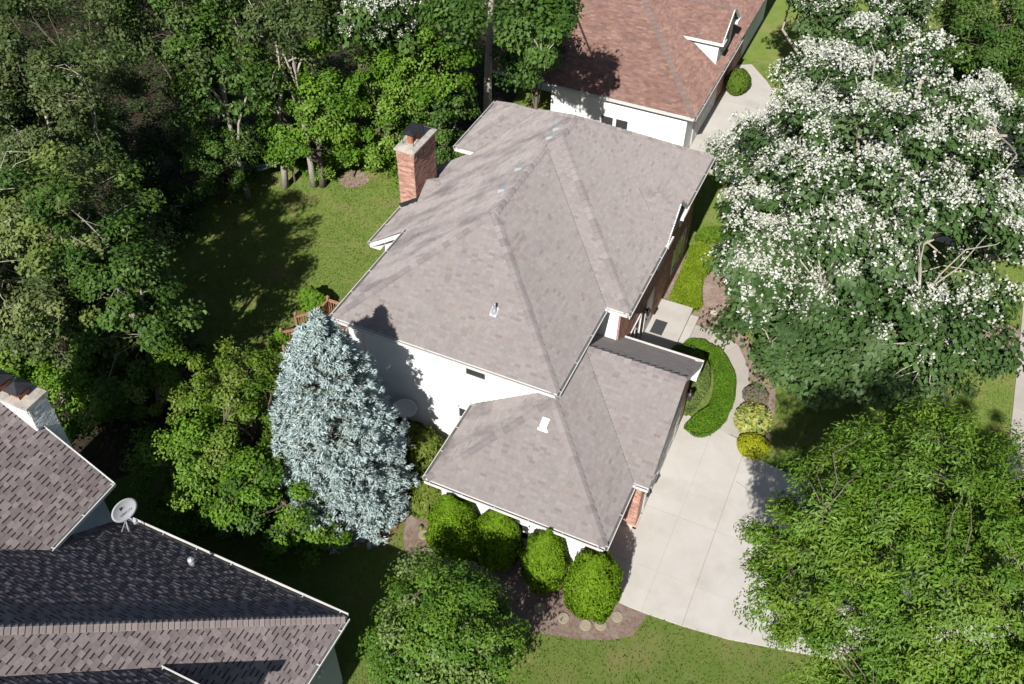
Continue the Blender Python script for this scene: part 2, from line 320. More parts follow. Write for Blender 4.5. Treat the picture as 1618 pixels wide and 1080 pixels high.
# ================================================================== BUILDING HELPERS
RG = random.Random(11)
def plane_frame(poly, u):
    p = [np.array(q, float) for q in poly]; u = np.array(u, float); u /= np.linalg.norm(u)
    nn = np.zeros(3)
    for i in range(len(p)): nn += np.cross(p[i]-p[0], p[(i+1) % len(p)]-p[0])
    nn /= np.linalg.norm(nn)
    if nn[2] < 0: nn = -nn
    v = np.cross(nn, u)
    if v[2] < 0: v = -v
    return p, u, v, nn
def span(P2, v):
    xs = []
    for i in range(len(P2)):
        (a, b), (c, d) = P2[i], P2[(i+1) % len(P2)]
        if (b-v)*(d-v) < 0: xs.append(a+(c-a)*(v-b)/(d-b))
    return (min(xs), max(xs)) if len(xs) >= 2 else None
def shingles(poly, u, colfn, expo=0.108, tab=(0.19, 0.23), thick=0.016, holes=None, laminated=False, ind=None):
    """courses of real tabs over a planar polygon; returns quads and colours"""
    p, u, v, nn = plane_frame(poly, u); o = p[0]
    P2 = [((q-o)@u, (q-o)@v) for q in p]; vmin = min(q[1] for q in P2); vmax = max(q[1] for q in P2)
    Q, Cc = [], []
    k = 0
    def pt(a, b, h): return o+u*a+v*b+nn*h
    vv = vmin
    while vv < vmax-0.01:
        v1 = min(vv+expo, vmax); s0 = span(P2, vv+0.002); s1 = span(P2, v1-0.002)
        if s0 is None or s1 is None: vv = v1; k += 1; continue
        lo = min(s0[0], s1[0])-.01; hi = max(s0[1], s1[1])+.01
        x = lo - RG.uniform(0, tab[1]) if laminated else lo - ((k % 2)*.5+RG.uniform(-.06, .06))*tab[0] - .02
        tooth = RG.random() < .5
        while x < hi:
            wd = RG.uniform(*tab); a, b = x+.0015, x+wd-.0015; x += wd; tooth = not tooth
            a0, b0 = max(a, s0[0]), min(b, s0[1]); a1, b1 = max(a, s1[0]), min(b, s1[1])
            a0 = min(a0, s0[1]); b0 = max(b0, s0[0]); a1 = min(a1, s1[1]); b1 = max(b1, s1[0])
            if b0-a0 < .012 and b1-a1 < .012: continue
            b0 = max(a0, b0); b1 = max(a1, b1)
            if holes and holes(pt((a+b)/2, (vv+v1)/2, 0)): continue
            h = thick*RG.uniform(.85, 1.15)
            if laminated:
                t2 = h if tooth else h*.45
                c = colfn()
                if ind is not None and tooth and b0-a0 > .1 and b1-a1 > .1:
                    ind.append((pt(a0, vv-.004, 0), pt(b0, vv-.004, 0), pt(b1, v1, 0), pt(a1, v1, 0), nn, t2)); 
                else:
                    Q.append([pt(a0, vv, t2), pt(b0, vv, t2), pt(b1, v1, t2*.3), pt(a1, v1, t2*.3)]); Cc.append(c)
                    Q.append([pt(a0, vv, -.002), pt(b0, vv, -.002), pt(b0, vv, t2), pt(a0, vv, t2)]); Cc.append([q*.6 for q in c])
                if not tooth and b0-a0 > .05:       # printed shadow band at the head of each slot
                    f0, f1 = .72, 1.0
                    A0, B0 = a0+(a1-a0)*f0, b0+(b1-b0)*f0
                    Q.append([pt(A0, vv+(v1-vv)*f0, t2+.003), pt(B0, vv+(v1-vv)*f0, t2+.003), pt(b1, v1, t2*.3+.006), pt(a1, v1, t2*.3+.006)]); Cc.append((.05, .042, .045))
            else:
                c = colfn()
                Q.append([pt(a0, vv, h), pt(b0, vv, h), pt(b1, v1, h*.2), pt(a1, v1, h*.2)]); Cc.append(c)
                Q.append([pt(a0, vv, -.004), pt(b0, vv, -.004), pt(b0, vv, h), pt(a0, vv, h)]); Cc.append([q*.8 for q in c])
        vv = v1; k += 1
    return Q, Cc
def put_shingles(roof, planes, m, name='shingles', **kw):
    Q, Cc = [], []
    for poly, u in planes:
        q, c = shingles(poly, u, **kw); Q += q; Cc += c
    o = link(name, quads_mesh(name, np.array(Q), np.array(Cc), m), roof); o['kind'] = 'stuff'; return o
def caps(roof, p, q, na, nb_, expo, wd, m, start=0.0, thick=0.045):
    """overlapping folded cap shingles from the low end p to the high end q"""
    p = np.array(p, float); q = np.array(q, float); L = np.linalg.norm(q-p); d = (q-p)/L
    na = np.array(na, float); na /= np.linalg.norm(na); nb_ = np.array(nb_, float); nb_ /= np.linalg.norm(nb_)
    fa = np.cross(na, d); fb = np.cross(nb_, d)
    if fa[2] > 0 or (abs(fa[2]) < 1e-6): fa = -fa if fa[2] > 0 else fa
    if fb[2] > 0: fb = -fb
    up = unit(na+nb_); ln = expo*1.12; vs = []
    for t, h in ((0, thick), (ln, .004)):
        vs += [d*t+fa*wd/2+na*h, d*t+up*(h+.008), d*t+fb*wd/2+nb_*h]
    b = MB(); b.add(vs+[vs[0]-na*thick, vs[1]-up*thick, vs[2]-nb_*thick], [(0, 1, 4, 3), (1, 2, 5, 4), (6, 7, 1, 0), (7, 8, 2, 1)])
    me = b.mesh('ridge_cap', m); n = int((L-start)/expo)
    for i in range(n):
        o = link('ridge_cap', me, roof); o.location = p+d*(start+i*expo)+up*.006
def gutter(root, p, q, out):
    p = np.array(p, float); q = np.array(q, float); out = np.array(out, float)
    b = MB(); z = np.array((0, 0, 1.0))
    b.bar(p+out*.115-z*.055, q+out*.115-z*.055, .014, .12, up=(0, 0, 1)); b.bar(p+out*.122+z*.008, q+out*.122+z*.008, .03, .014)
    b.bar(p+out*.06-z*.108, q+out*.06-z*.108, .10, .012, mi=0)
    b.bar(p+out*.06-z*.094, q+out*.06-z*.094, .096, .01, mi=1)
    b.bar(p+out*.004-z*.09, q+out*.004-z*.09, .016, .18, mi=0)
    L = np.linalg.norm(q-p); n = max(1, int(L/1.2))
    for i in range(n+1):
        c = p+(q-p)*(.03+.94*i/n); b.bar(c-z*.0, c+out*.12-z*.0, .03, .008)
    return b.build('gutter', [M_gutter, M_gutin], root)
def board(root, name, p, q, wd, hd, m, up=(0, 0, 1)): return MB().bar(p, q, wd, hd, up=up).build(name, m, root)
def siding(root, x0, x1, y, z0, z1, expo=0.17, m=None, cut=None):
    """lapped boards on a wall that faces -Y"""
    b = MB(); z = z0
    while z < z1-.01:
        zt = min(z+expo, z1)
        for (a, c) in ([(x0, x1)] if cut is None else cut(z, zt)):
            b.add([(a, y-.05, z), (c, y-.05, z), (c, y-.006, zt), (a, y-.006, zt), (a, y, z), (c, y, z)], [(0, 1, 2, 3), (4, 5, 1, 0)])
        z = zt
    o = b.build('siding', m or M_siding, root); o['kind'] = 'stuff'; return o
BRK = [(.50, .285, .22), (.54, .32, .25), (.46, .245, .185), (.58, .37, .30), (.51, .29, .22), (.38, .20, .165)]
def bricks(b, o, u, n, wd, ht, pal=BRK, L=.203, H=.0575, J=.0115, depth=.012, keep=None):
    """running-bond bricks standing proud of a wall face; o = lower corner, u = along, n = outward"""
    o = np.array(o, float); u = np.array(u, float); n = np.array(n, float); z = np.array((0, 0, 1.0)); r = 0; zz = 0
    while zz+H <= ht+.002:
        x = 0 if r % 2 == 0 else -(L+J)/2
        while x < wd-.01:
            a, c = max(x, 0), min(x+L, wd); x += L+J
            if c-a < .02 or (keep and not keep(a, c, zz)): continue
            f = RG.uniform(.82, 1.15); cc = tuple(min(1, q*f) for q in RG.choice(pal)); dd = depth*RG.uniform(.7, 1.2)
            vs = [o+u*a+z*zz, o+u*c+z*zz, o+u*c+z*(zz+H), o+u*a+z*(zz+H)]; vs += [q+n*dd for q in vs]
            b.add(vs, [(4, 5, 6, 7), (0, 1, 5, 4), (1, 2, 6, 5), (2, 3, 7, 6), (3, 0, 4, 7)], cc)
        zz += H+J; r += 1
    return b
def window_y(root, x0, x1, z0, z1, y, bars=(), mull=(), name='window', fr=.055):
    f = MB(); t = fr
    f.box((x0, y-.07, z0), (x1, y+.02, z0+t)); f.box((x0, y-.07, z1-t), (x1, y+.02, z1)); f.box((x0, y-.072, z0), (x0+t, y+.02, z1)); f.box((x1-t, y-.072, z0), (x1, y+.02, z1))
    for zb in bars: f.box((x0+t, y-.055, zb-.025), (x1-t, y+.01, zb+.025))
    for xb in mull: f.box((xb-.03, y-.06, z0+t), (xb+.03, y+.01, z1-t))
    o = f.build(name, M_white, root)
    MB().box((x0+t*.9, y-.03, z0+t*.9), (x1-t*.9, y+.0, z1-t*.9)).build('pane', M_glass, o)
    return o
def window_x(root, y0, y1, z0, z1, x, bars=(), mull=(), name='window'):
    f = MB(); t = .06
    f.box((x-.02, y0, z0), (x+.05, y1, z0+t)); f.box((x-.02, y0, z1-t), (x+.05, y1, z1)); f.box((x-.02, y0, z0), (x+.052, y0+t, z1)); f.box((x-.02, y1-t, z0), (x+.052, y1, z1))
    for zb in bars: f.box((x-.01, y0+t, zb-.02), (x+.035, y1-t, zb+.02))
    for yb in mull: f.box((x-.01, yb-.025, z0+t), (x+.037, yb+.025, z1-t))
    o = f.build(name, M_white, root)
    MB().box((x-.01, y0+t*.9, z0+t*.9), (x+.015, y1-t*.9, z1-t*.9)).build('pane', M_glass, o)
    return o
def deck_mesh(b, poly, off=-.012):
    p, u, v, nn = plane_frame(poly, (1, 0, 0.0)); q = [a+nn*off for a in p]
    nv = np.cross(q[1]-q[0], q[2]-q[0])
    if nv[2] < 0: q = q[::-1]
    b.add(q, [tuple(range(len(q)))], mi=0)

# ================================================================== MAIN HOUSE
PM = 0.708; ZE = 5.6; ZG = 3.14
house = empty('house', (4.6, 6.0, 0), 'large two-storey house with weathered tan-grey hip roof and brick chimney in the middle', 'house')
def rz(t): return ZE+PM*t
# walls
b = MB()
b.prism([(.4, .4), (8.44, .4), (8.44, 5.16), (9.32, 5.16), (9.32, 15.64), (-.53, 15.64), (-.53, 12.13), (.4, 12.13)], 0, ZE-.16)
b.box((-1.45, 6.0, 0), (.45, 11.9, 4.05)); b.build('wall', M_siding, house)
b = MB(); b.prism([(5.93, -3.0), (11.64, -3.0), (11.64, -.16), (12.28, -.16), (12.28, 5.55), (8.40, 5.55), (8.40, .38), (5.93, .38)], 0, ZG-.14)
# gable end wall above the garage doors
b.add([(12.28, -.1, ZG-.15), (12.28, 5.5, ZG-.15), (12.28, 2.7, ZG+1.95), (12.1, -.1, ZG-.15), (12.1, 5.5, ZG-.15), (12.1, 2.7, ZG+1.95)], [(0, 1, 2), (5, 4, 3), (0, 2, 5, 3), (1, 4, 5, 2)])
b.build('garage_wall', M_siding, house)
siding(house, .4, 8.44, .4, .25, ZE-.17)
siding(house, 5.93, 11.26, -3.0, .25, ZG-.15)
siding(house, 8.44, 9.18, 5.16, 3.0, ZE-.17)
board(house, 'corner_board', (.44, .365, .2), (.44, .365, ZE-.18), .10, .05, M_white, up=(0, 1, 0))
board(house, 'corner_board', (5.97, -3.035, .2), (5.97, -3.035, ZG-.16), .10, .05, M_white, up=(0, 1, 0))
MB().box((.36, .30, 0), (8.4, .405, .25)).build('foundation', M_stone, house)
# brick faces: front wall, jog wall, garage corner, pier
b = MB()
bricks(b, (9.325, 5.16, 0), (0, 1, 0), (1, 0, 0), 10.45, ZE-.2)
bricks(b, (9.17, 5.155, 0), (1, 0, 0), (0, -1, 0), .16, ZE-.2)
bricks(b, (11.28, -3.005, .1), (1, 0, 0), (0, -1, 0), .36, ZG-.3)
bricks(b, (11.645, -3.0, 0), (0, 1, 0), (1, 0, 0), 2.84, ZG-.2)
bricks(b, (11.66, -.165, .16), (1, 0, 0), (0, -1, 0), .62, ZG-.34)
bricks(b, (12.285, -.16, .16), (0, 1, 0), (1, 0, 0), 5.7, ZG-.3, keep=lambda a, c, z: z > 2.25 or a > 5.25 or c < .5)
bricks(b, (12.29, 1.0, ZG-.1), (0, 1, 0), (1, 0, 0), 3.4, 1.3, keep=lambda a, c, z: z < 2.0-abs((a+c)/2-1.7)*.75-.55)
o = b.build('brickwork', M_brick, house); o['kind'] = 'stuff'
MB().box((9.30, 5.158, 0), (9.3245, 15.63, ZE-.2)).box((9.17, 5.1555, 0), (9.324, 5.2, ZE-.2)).box((11.28, -3.004, .1), (11.644, -2.9, ZG-.2)).box((11.6, -3, 0), (11.6445, -.17, ZG-.15)).box((11.66, -.1645, .1), (12.284, -.1, ZG-.2)).box((12.2, -.1645, .1), (12.2845, 5.55, ZG-.12)).build('mortar_bed', M_mortar, house)
MB().box((11.63, -.215, 0), (12.335, -.10, .16)).box((12.2, -.215, 0), (12.336, .45, .161)).build('pier_base', M_stone, house)
# garage doors on the front
for (y0, y1) in ((.55, 4.95),):
    gd = MB().box((12.20, y0, 0.03), (12.31, y1, 2.2)).build('garage_door', M_door, house)
    for k in range(4):
        for j in range(6):
            wy = (y1-y0)/6; MB().box((12.305, y0+j*wy+.08, .1+k*.53), (12.325, y0+(j+1)*wy-.08, .1+k*.53+.40)).build('door_panel', M_door, gd)
# front door in the recess, windows on the front
fd = MB().box((9.30, 9.1, .36), (9.36, 10.1, 2.5)).build('front_door', M_white, house); MB().lathe((9.39, 9.2, 1.35), [(.03, -.03), (.035, 0), (.03, .03)], 10).build('door_handle', M_black, fd)
window_x(house, 12.9, 14.7, .9, 2.5, 9.33, mull=(13.8,)); window_x(house, 13.0, 14.6, 3.6, 5.0, 9.33, mull=(13.8,)); window_x(house, 6.4, 7.8, 3.7, 5.0, 9.33, mull=(7.1,)); window_x(house, 10.0, 11.2, 3.4, 5.1, 9.33, bars=(4.3,))
window_x(house, 6.9, 8.4, .9, 2.5, 9.33, mull=(7.65,))
window_y(house, 5.20, 6.06, 4.58, 5.10, .38, bars=()); window_y(house, 4.86, 5.75, 1.45, 2.72, .38, bars=(2.12,)); window_y(house, 8.35, 9.30, 1.25, 2.18, -3.02, bars=(1.72,))
# roof planes
RX, RX2 = 4.42, 4.86
pA = [(0, 0, ZE), (8.84, 0, ZE), (RX, RX, rz(RX))]
pB1 = [(0, 0, ZE), (RX, RX, rz(RX)), (RX, 11.62, rz(RX)), (2.155, 13.885, rz(2.155)), (0, 11.73, ZE)]
pB2 = [(RX, 9.18, rz(RX)), (RX2, 9.62, rz(RX2)), (RX2, 11.18, rz(RX2)), (RX, 11.62, rz(RX))]
pB3 = [(-1.85, 5.6, rz(-1.85)), (0, 5.6, ZE), (0, 11.9, ZE), (-1.85, 11.9, rz(-1.85))]
pC = [(8.84, 0, ZE), (8.84, 4.76, ZE), (RX, 9.18, rz(RX)), (RX, RX, rz(RX))]
pD = [(9.72, 4.76, ZE), (9.72, 16.04, ZE), (RX2, 11.18, rz(RX2)), (RX2, 9.62, rz(RX2))]
pE = [(8.84, 4.76, ZE), (9.72, 4.76, ZE), (RX2, 9.62, rz(RX2)), (RX, 9.18, rz(RX))]
pF = [(-.93, 11.73, ZE), (-.93, 16.04, ZE), (1.225, 13.885, rz(2.155))]
pG = [(-.93, 11.73, ZE), (0, 11.73, ZE), (2.155, 13.885, rz(2.155)), (1.225, 13.885, rz(2.155))]
pH = [(-.93, 16.04, ZE), (9.72, 16.04, ZE), (RX2, 11.18, rz(RX2)), (2.155, 13.885, rz(2.155)), (1.225, 13.885, rz(2.155))]
# entry gable
GZ, GY, GH = 6.84, 10.6, 1.42; GP = .88; GXE = 9.80; gx_in = 9.72-(GZ-ZE)/PM
pI = [(9.72, GY-GH, GZ-GP*GH), (GXE, GY-GH, GZ-GP*GH), (GXE, GY, GZ), (gx_in, GY, GZ)]
pJ = [(9.72, GY+GH, GZ-GP*GH), (GXE, GY+GH, GZ-GP*GH), (GXE, GY, GZ), (gx_in, GY, GZ)]
# garage wing
HG = 3.258; ZR = ZG+PM*HG; gx0, gx1, gx2, gy0, gy1, gy2 = 5.525, 12.041, 12.593, -3.40, -.56, 5.956; gxm = (gx0+gx1)/2; gym = (gy1+gy2)/2
pK = [(gx0, gy0, ZG), (gx1, gy0, ZG), (gxm, gy0+HG, ZR)]
pL = [(gx0, gy0, ZG), (gx0, .385, ZG), (gxm, .385, ZR), (gxm, gy0+HG, ZR)]
pM_ = [(gx1, gy0, ZG), (gx1, gy1, ZG), (gxm, gym, ZR), (gxm, gy0+HG, ZR)]
pN = [(gx1, gy1, ZG), (gx2, gy1, ZG), (gx2, gym, ZR), (gxm, gym, ZR)]
pO1 = [(8.43, gym, ZR), (gx2, gym, ZR), (gx2, 5.15, ZG+PM*(gy2-5.15)), (8.43, 5.15, ZG+PM*(gy2-5.15))]
pO2 = [(9.34, 5.15, ZG+PM*(gy2-5.15)), (gx2, 5.15, ZG+PM*(gy2-5.15)), (gx2, gy2, ZG), (9.34, gy2, ZG)]
PAL = [(.312, .284, .276), (.298, .271, .264), (.306, .278, .270), (.32, .291, .281), (.288, .262, .256), (.31, .276, .264)]
def col_main():
    f = RG.uniform(.87, .97); c = RG.choice(PAL)
    if RG.random() < .05: c = (.298, .252, .235)
    if RG.random() < .04: c = (.262, .228, .218)
    return [q*f for q in c]
b = MB()
for pl in (pA, pB1, pB2, pB3, pC, pD, pE, pF, pG, pH): deck_mesh(b, pl)
roof = b.build('roof', M_deck0, house)
X, Y = (1, 0, 0), (0, 1, 0)
chim = lambda q: -2.0 < q[0] < -1.10 and 8.35 < q[1] < 10.35
put_shingles(roof, [(pA, X), (pC, Y), (pD, Y), (pE, X), (pG, X)], M_sh, colfn=col_main)
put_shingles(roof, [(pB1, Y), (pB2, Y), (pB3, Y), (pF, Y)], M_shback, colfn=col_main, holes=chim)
nX, nXm, nY, nYm = (PM, 0, 1), (-PM, 0, 1), (0, PM, 1), (0, -PM, 1)
def C3(x, y, z): return np.array((x, y, z), float)
for (p, q, a, c) in [((0, 0, ZE), (RX, RX, rz(RX)), nXm, nYm), ((8.84, 0, ZE), (RX, RX, rz(RX)), nX, nYm), ((9.72, 4.76, ZE), (RX2, 9.62, rz(RX2)), nX, nYm),
                     ((-.93, 11.73, ZE), (1.225, 13.885, rz(2.155)), nXm, nYm), ((RX, RX, rz(RX)), (RX, 9.18, rz(RX)), nX, nXm), ((RX2, 9.62, rz(RX2)), (RX2, 11.18, rz(RX2)), nX, nXm),
                     ((9.72, 16.04, ZE), (RX2, 11.18, rz(RX2)), nX, nY), ((2.155, 13.885, rz(2.155)), (RX2, 11.18, rz(RX2)), nXm, nY), ((-.93, 16.04, ZE), (1.225, 13.885, rz(2.155)), nXm, nY)]:
    caps(roof, p, q, a, c, .28, .33, M_cap, .05)
er = MB(); [deck_mesh(er, pl) for pl in (pI, pJ)]; eroof = er.build('entry_gable_roof', M_deck0, house)
put_shingles(eroof, [(pI, X), (pJ, X)], M_sh, colfn=col_main); caps(eroof, (GXE, GY, GZ), (gx_in, GY, GZ), (0, -GP, 1), (0, GP, 1), .28, .3, M_cap)
MB().add([(9.34, GY-1.3, ZE-.1), (9.34, GY+1.3, ZE-.1), (9.34, GY, GZ-.08), (9.2, GY-1.3, ZE-.1), (9.2, GY+1.3, ZE-.1), (9.2, GY, GZ-.08)], [(0, 1, 2), (5, 4, 3), (0, 2, 5, 3), (1, 4, 5, 2)]).build('gable_wall', M_white, house)
board(house, 'rake_board', (GXE-.02, GY-GH, GZ-GP*GH-.09), (GXE-.02, GY, GZ-.09), .04, .16, M_white); board(house, 'rake_board', (GXE-.02, GY+GH, GZ-GP*GH-.09), (GXE-.02, GY, GZ-.09), .04, .16, M_white)
MB().box((9.3, GY+.55, ZE-.16), (9.86, GY+1.45, ZE-.02)).build('cornice_return', M_white, house); MB().box((9.3, GY-1.45, ZE-.16), (9.86, GY-.75, ZE-.02)).build('cornice_return', M_white, house)
gb = MB(); [deck_mesh(gb, pl) for pl in (pK, pL, pM_, pN, pO1, pO2)]; groof = gb.build('garage_roof', M_deck0, house)
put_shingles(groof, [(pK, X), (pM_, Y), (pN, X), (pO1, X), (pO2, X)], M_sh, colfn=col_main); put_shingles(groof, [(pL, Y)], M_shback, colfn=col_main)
for (p, q, a, c) in [((gx0, gy0, ZG), (gxm, gy0+HG, ZR), nXm, nYm), ((gx1, gy0, ZG), (gxm, gy0+HG, ZR), nX, nYm), ((gx2, gym, ZR), (8.45, gym, ZR), nYm, nY), ((gxm, gy0+HG, ZR), (gxm, gym, ZR), nX, nXm)]:
    caps(groof, p, q, a, c, .28, .33, M_cap, .05)
for rf, p, q in [(roof, (8.84, 4.76, ZE), (RX, 9.18, rz(RX))), (roof, (0, 11.73, ZE), (2.155, 13.885, rz(2.155))), (groof, (gx1, gy1, ZG), (gxm, gym, ZR)), (eroof, (9.72, GY-GH, GZ-GP*GH), (gx_in, GY, GZ))]:
    MB().bar(np.array(p)+(0, 0, .012), np.array(q)+(0, 0, .012), .026, .012).build('valley_strip', M_valley, rf)
# soffits, fascia, gutters
sf = MB(); sf.prism([(.02, .02), (8.82, .02), (8.82, 4.78), (9.70, 4.78), (9.70, 16.0), (-.91, 16.0), (-.91, 11.75), (.02, 11.75)], ZE-.17, ZE-.13)
sf.build('soffit', M_white, house)
sf = MB(); sf.prism([(gx0+.02, gy0+.02), (gx1-.02, gy0+.02), (gx1-.02, gy1+.02), (gx2-.06, gy1+.02), (gx2-.06, gy1+.5), (12.2, gy1+.5), (12.2, gy2-.5), (gx2-.06, gy2-.5), (gx2-.06, gy2-.02), (9.34, gy2-.02), (9.34, .36), (gx0+.02, .36)], ZG-.17, ZG-.13)
sf.build('soffit', M_white, house)
for p, q, o_ in [((0, 0, ZE), (8.84, 0, ZE), (0, -1, 0)), ((8.84, 0, ZE), (8.84, 4.76, ZE), X), ((8.84, 4.76, ZE), (9.72, 4.76, ZE), (0, -1, 0)), ((9.72, 4.76, ZE), (9.72, GY-.95, ZE), X), ((9.72, GY+1.05, ZE), (9.72, 16.04, ZE), X),
                 ((0, 0, ZE), (0, 5.6, ZE), (-1, 0, 0)), ((-1.85, 5.6, rz(-1.85)), (-1.85, 8.38, rz(-1.85)), (-1, 0, 0)), ((-.93, 11.73, ZE), (-.93, 16.04, ZE), (-1, 0, 0)), ((-.93, 11.73, ZE), (0, 11.73, ZE), (0, -1, 0)),
                 ((gx0, gy0, ZG), (gx1, gy0, ZG), (0, -1, 0)), ((gx0, gy0, ZG), (gx0, .38, ZG), (-1, 0, 0)), ((gx1, gy0, ZG), (gx1, gy1, ZG), X), ((gx1, gy1, ZG), (gx2, gy1, ZG), (0, -1, 0)), ((9.36, gy2, ZG), (gx2, gy2, ZG), (0, 1, 0))]:
    gutter(house, p, q, o_)
# rake boards of the garage gable and cornice return at its far foot
for ya in (gy1, gy2): board(house, 'rake_board', (gx2-.03, ya, ZG-.125), (gx2-.03, gym, ZR-.125), .04, .17, M_white)
b = MB(); b.add([(gx2-.05, gy2, ZG-.16), (gx2-.05, gym, ZR-.16), (12.26, gym, ZR-.16), (12.26, gy2, ZG-.16)], [(0, 1, 2, 3)]); b.add([(gx2-.05, gy1, ZG-.16), (gx2-.05, gym, ZR-.16), (12.26, gym, ZR-.16), (12.26, gy1, ZG-.16)], [(0, 3, 2, 1)]); b.build('rake_soffit', M_white, house)
b = MB(); b.add([(gx2+.01, gy2, ZG-.02), (gx2+.01, gy2-.9, ZG-.02), (12.29, gy2-.9, ZG+.1), (12.29, gy2, ZG+.1), (gx2+.01, gy2, ZG-.17), (gx2+.01, gy2-.9, ZG-.17), (12.29, gy2-.9, ZG-.17), (12.29, gy2, ZG-.17)], [(0, 1, 2, 3), (7, 6, 5, 4), (0, 4, 5, 1), (1, 5, 6, 2), (2, 6, 7, 3), (3, 7, 4, 0)]); b.build('cornice_return', M_white, house)
# chimney-bump rake, its white board and soffit
b = MB(); zb = rz(-1.85)
b.add([(-1.87, 5.58, zb-.02), (0.05, 5.58, ZE-.02), (.05, 5.58, ZE-.22), (-1.87, 5.58, zb-.22), (-1.87, 5.62, zb-.02), (0.05, 5.62, ZE-.02), (.05, 5.62, ZE-.22), (-1.87, 5.62, zb-.22)], [(3, 2, 1, 0), (4, 5, 6, 7), (0, 1, 5, 4), (3, 7, 6, 2), (0, 4, 7, 3)])
b.build('rake_board', M_white, house)
MB().add([(-1.85, 5.6, zb-.22), (-1.85, 11.9, zb-.22), (-1.4, 11.9, zb-.22), (-1.4, 5.6, zb-.22)], [(0, 1, 2, 3)]).build('soffit', M_white, house)
MB().add([(-1.45, 5.99, 4.0), (.4, 5.99, 4.0), (.4, 5.99, ZE-.1), (-1.45, 5.99, rz(-1.45)-.06), (-1.45, 6.1, 4.0), (.4, 6.1, 4.0), (.4, 6.1, ZE-.1), (-1.45, 6.1, rz(-1.45)-.06)], [(0, 1, 2, 3), (7, 6, 5, 4), (0, 3, 7, 4)]).build('bump_wall', M_siding, house)
def downspout(pts, r=.04):
    b = MB()
    for a, c in zip(pts[:-1], pts[1:]): b.bar(a, c, .08, .065, up=(0, 1, 0.01))
    b.build('downspout', M_white, house)
downspout([(.95, -.02, ZE-.1), (.95, .03, ZE-.22), (.95, .33, ZE-.45), (.95, .33, .1)]); downspout([(8.62, -.02, ZE-.1), (8.62, .06, ZE-.24), (8.36, .30, ZE-.40), (8.36, .33, 5.1)])
downspout([(6.1, gy0-.03, ZG-.1), (6.1, gy0+.05, ZG-.22), (6.1, gy0+.33, ZG-.4), (6.1, gy0+.33, .1)])
downspout([(9.25, 4.70, ZE-.1), (9.25, 5.09, ZE-.4), (9.25, 5.09, 3.35)])
# chimney
cx0, cx1, cyA, cyB, czT = -1.95, -1.15, 8.4, 10.3, 7.28
ch = MB().box((cx0+.012, cyA+.012, 0), (cx1-.012, cyB-.012, czT-.08)).build('chimney', M_mortar, house)
b = MB(); hN = czT-.52
for o_, u_, n_, w_ in (((cx0, cyA+.012, 0), X, (0, -1, 0), cx1-cx0), ((cx1-.012, cyA, 0), Y, X, cyB-cyA), ((cx0+.012, cyA, 0), Y, (-1, 0, 0), cyB-cyA)):
    bricks(b, o_, u_, n_, w_, hN, depth=.016)
    o2 = np.array(o_, float); n2 = np.array(n_, float); u2 = np.array(u_, float)
    bricks(b, o2+(0, 0, hN+.005), u_, n_, w_, .075, depth=.03, H=.06)
    bricks(b, o2+(0, 0, hN+.075), u_, n_, w_, .23, L=.0575, H=.2, depth=.03)                    # soldier course
    bricks(b, o2+(0, 0, hN+.285), u_, n_, w_, .09, depth=.045, H=.06); bricks(b, o2+(0, 0, hN+.355), u_, n_, w_, .09, depth=.065, H=.06)
o = b.build('brickwork', M_brick, ch); o['kind'] = 'stuff'
b = MB(); b.add([(cx0-.09, cyA-.09, czT-.09), (cx1+.09, cyA-.09, czT-.09), (cx1+.09, cyB+.09, czT-.09), (cx0-.09, cyB+.09, czT-.09), (cx0-.09, cyA-.09, czT-.02), (cx1+.09, cyA-.09, czT-.02), (cx1+.09, cyB+.09, czT-.02), (cx0-.09, cyB+.09, czT-.02), (cx0+.2, cyA+.25, czT+.05), (cx1-.2, cyA+.25, czT+.05), (cx1-.2, cyB-.25, czT+.05), (cx0+.2, cyB-.25, czT+.05)],
                [(3, 2, 1, 0), (0, 1, 5, 4), (1, 2, 6, 5), (2, 3, 7, 6), (3, 0, 4, 7), (4, 5, 9, 8), (5, 6, 10, 9), (6, 7, 11, 10), (7, 4, 8, 11), (8, 9, 10, 11)]); b.build('crown', M_capst, ch)
fl = MB(); fl.lathe((-1.55, 8.95, czT+.03), [(.125, 0), (.125, .42), (.10, .42), (.10, .2)], 20).build('flue', M_clay, ch); MB().lathe((-1.5, 9.4, czT+.03), [(.125, 0), (.125, .34), (.10, .34), (.10, .2)], 20).build('flue', M_clay, ch)
b = MB(); b.box((-1.82, 8.72, czT+.50), (-1.28, 9.66, czT+.55)); b.add([(-1.84, 8.7, czT+.55), (-1.26, 8.7, czT+.55), (-1.26, 9.68, czT+.55), (-1.84, 9.68, czT+.55), (-1.55, 8.95, czT+.63), (-1.55, 9.45, czT+.63)], [(0, 1, 4), (1, 2, 5, 4), (2, 3, 5), (3, 0, 4, 5), (3, 2, 1, 0)])
for (a, c) in ((-1.8, 8.74), (-1.3, 8.74), (-1.8, 9.64), (-1.3, 9.64)): b.bar((a, c, czT+.02), (a, c, czT+.51), .02, .02, up=(0, 1, 0))
b.build('flue_cover', M_black, ch)
b = MB(); b.bar((cx0-.03, cyA-.02, rz(cx0)+.1), (cx1+.02, cyA-.02, rz(cx1)+.1), .03, .2); b.bar((cx1+.02, cyA-.03, rz(cx1)+.08), (cx1+.02, cyB+.02, rz(cx1)+.08), .03, .22); b.build('flashing', M_black, ch)
ck = MB(); zc = rz(cx1)+.52; xi = (zc-ZE)/PM
k1 = [(cx1+.02, cyA-.0, rz(cx1)+.02), (xi, (cyA+cyB)/2, zc+.02), (cx1+.02, (cyA+cyB)/2, zc+.02)]; k2 = [(cx1+.02, cyB, rz(cx1)+.02), (xi, (cyA+cyB)/2, zc+.02), (cx1+.02, (cyA+cyB)/2, zc+.02)]
for k_ in (k1, k2): deck_mesh(ck, k_)
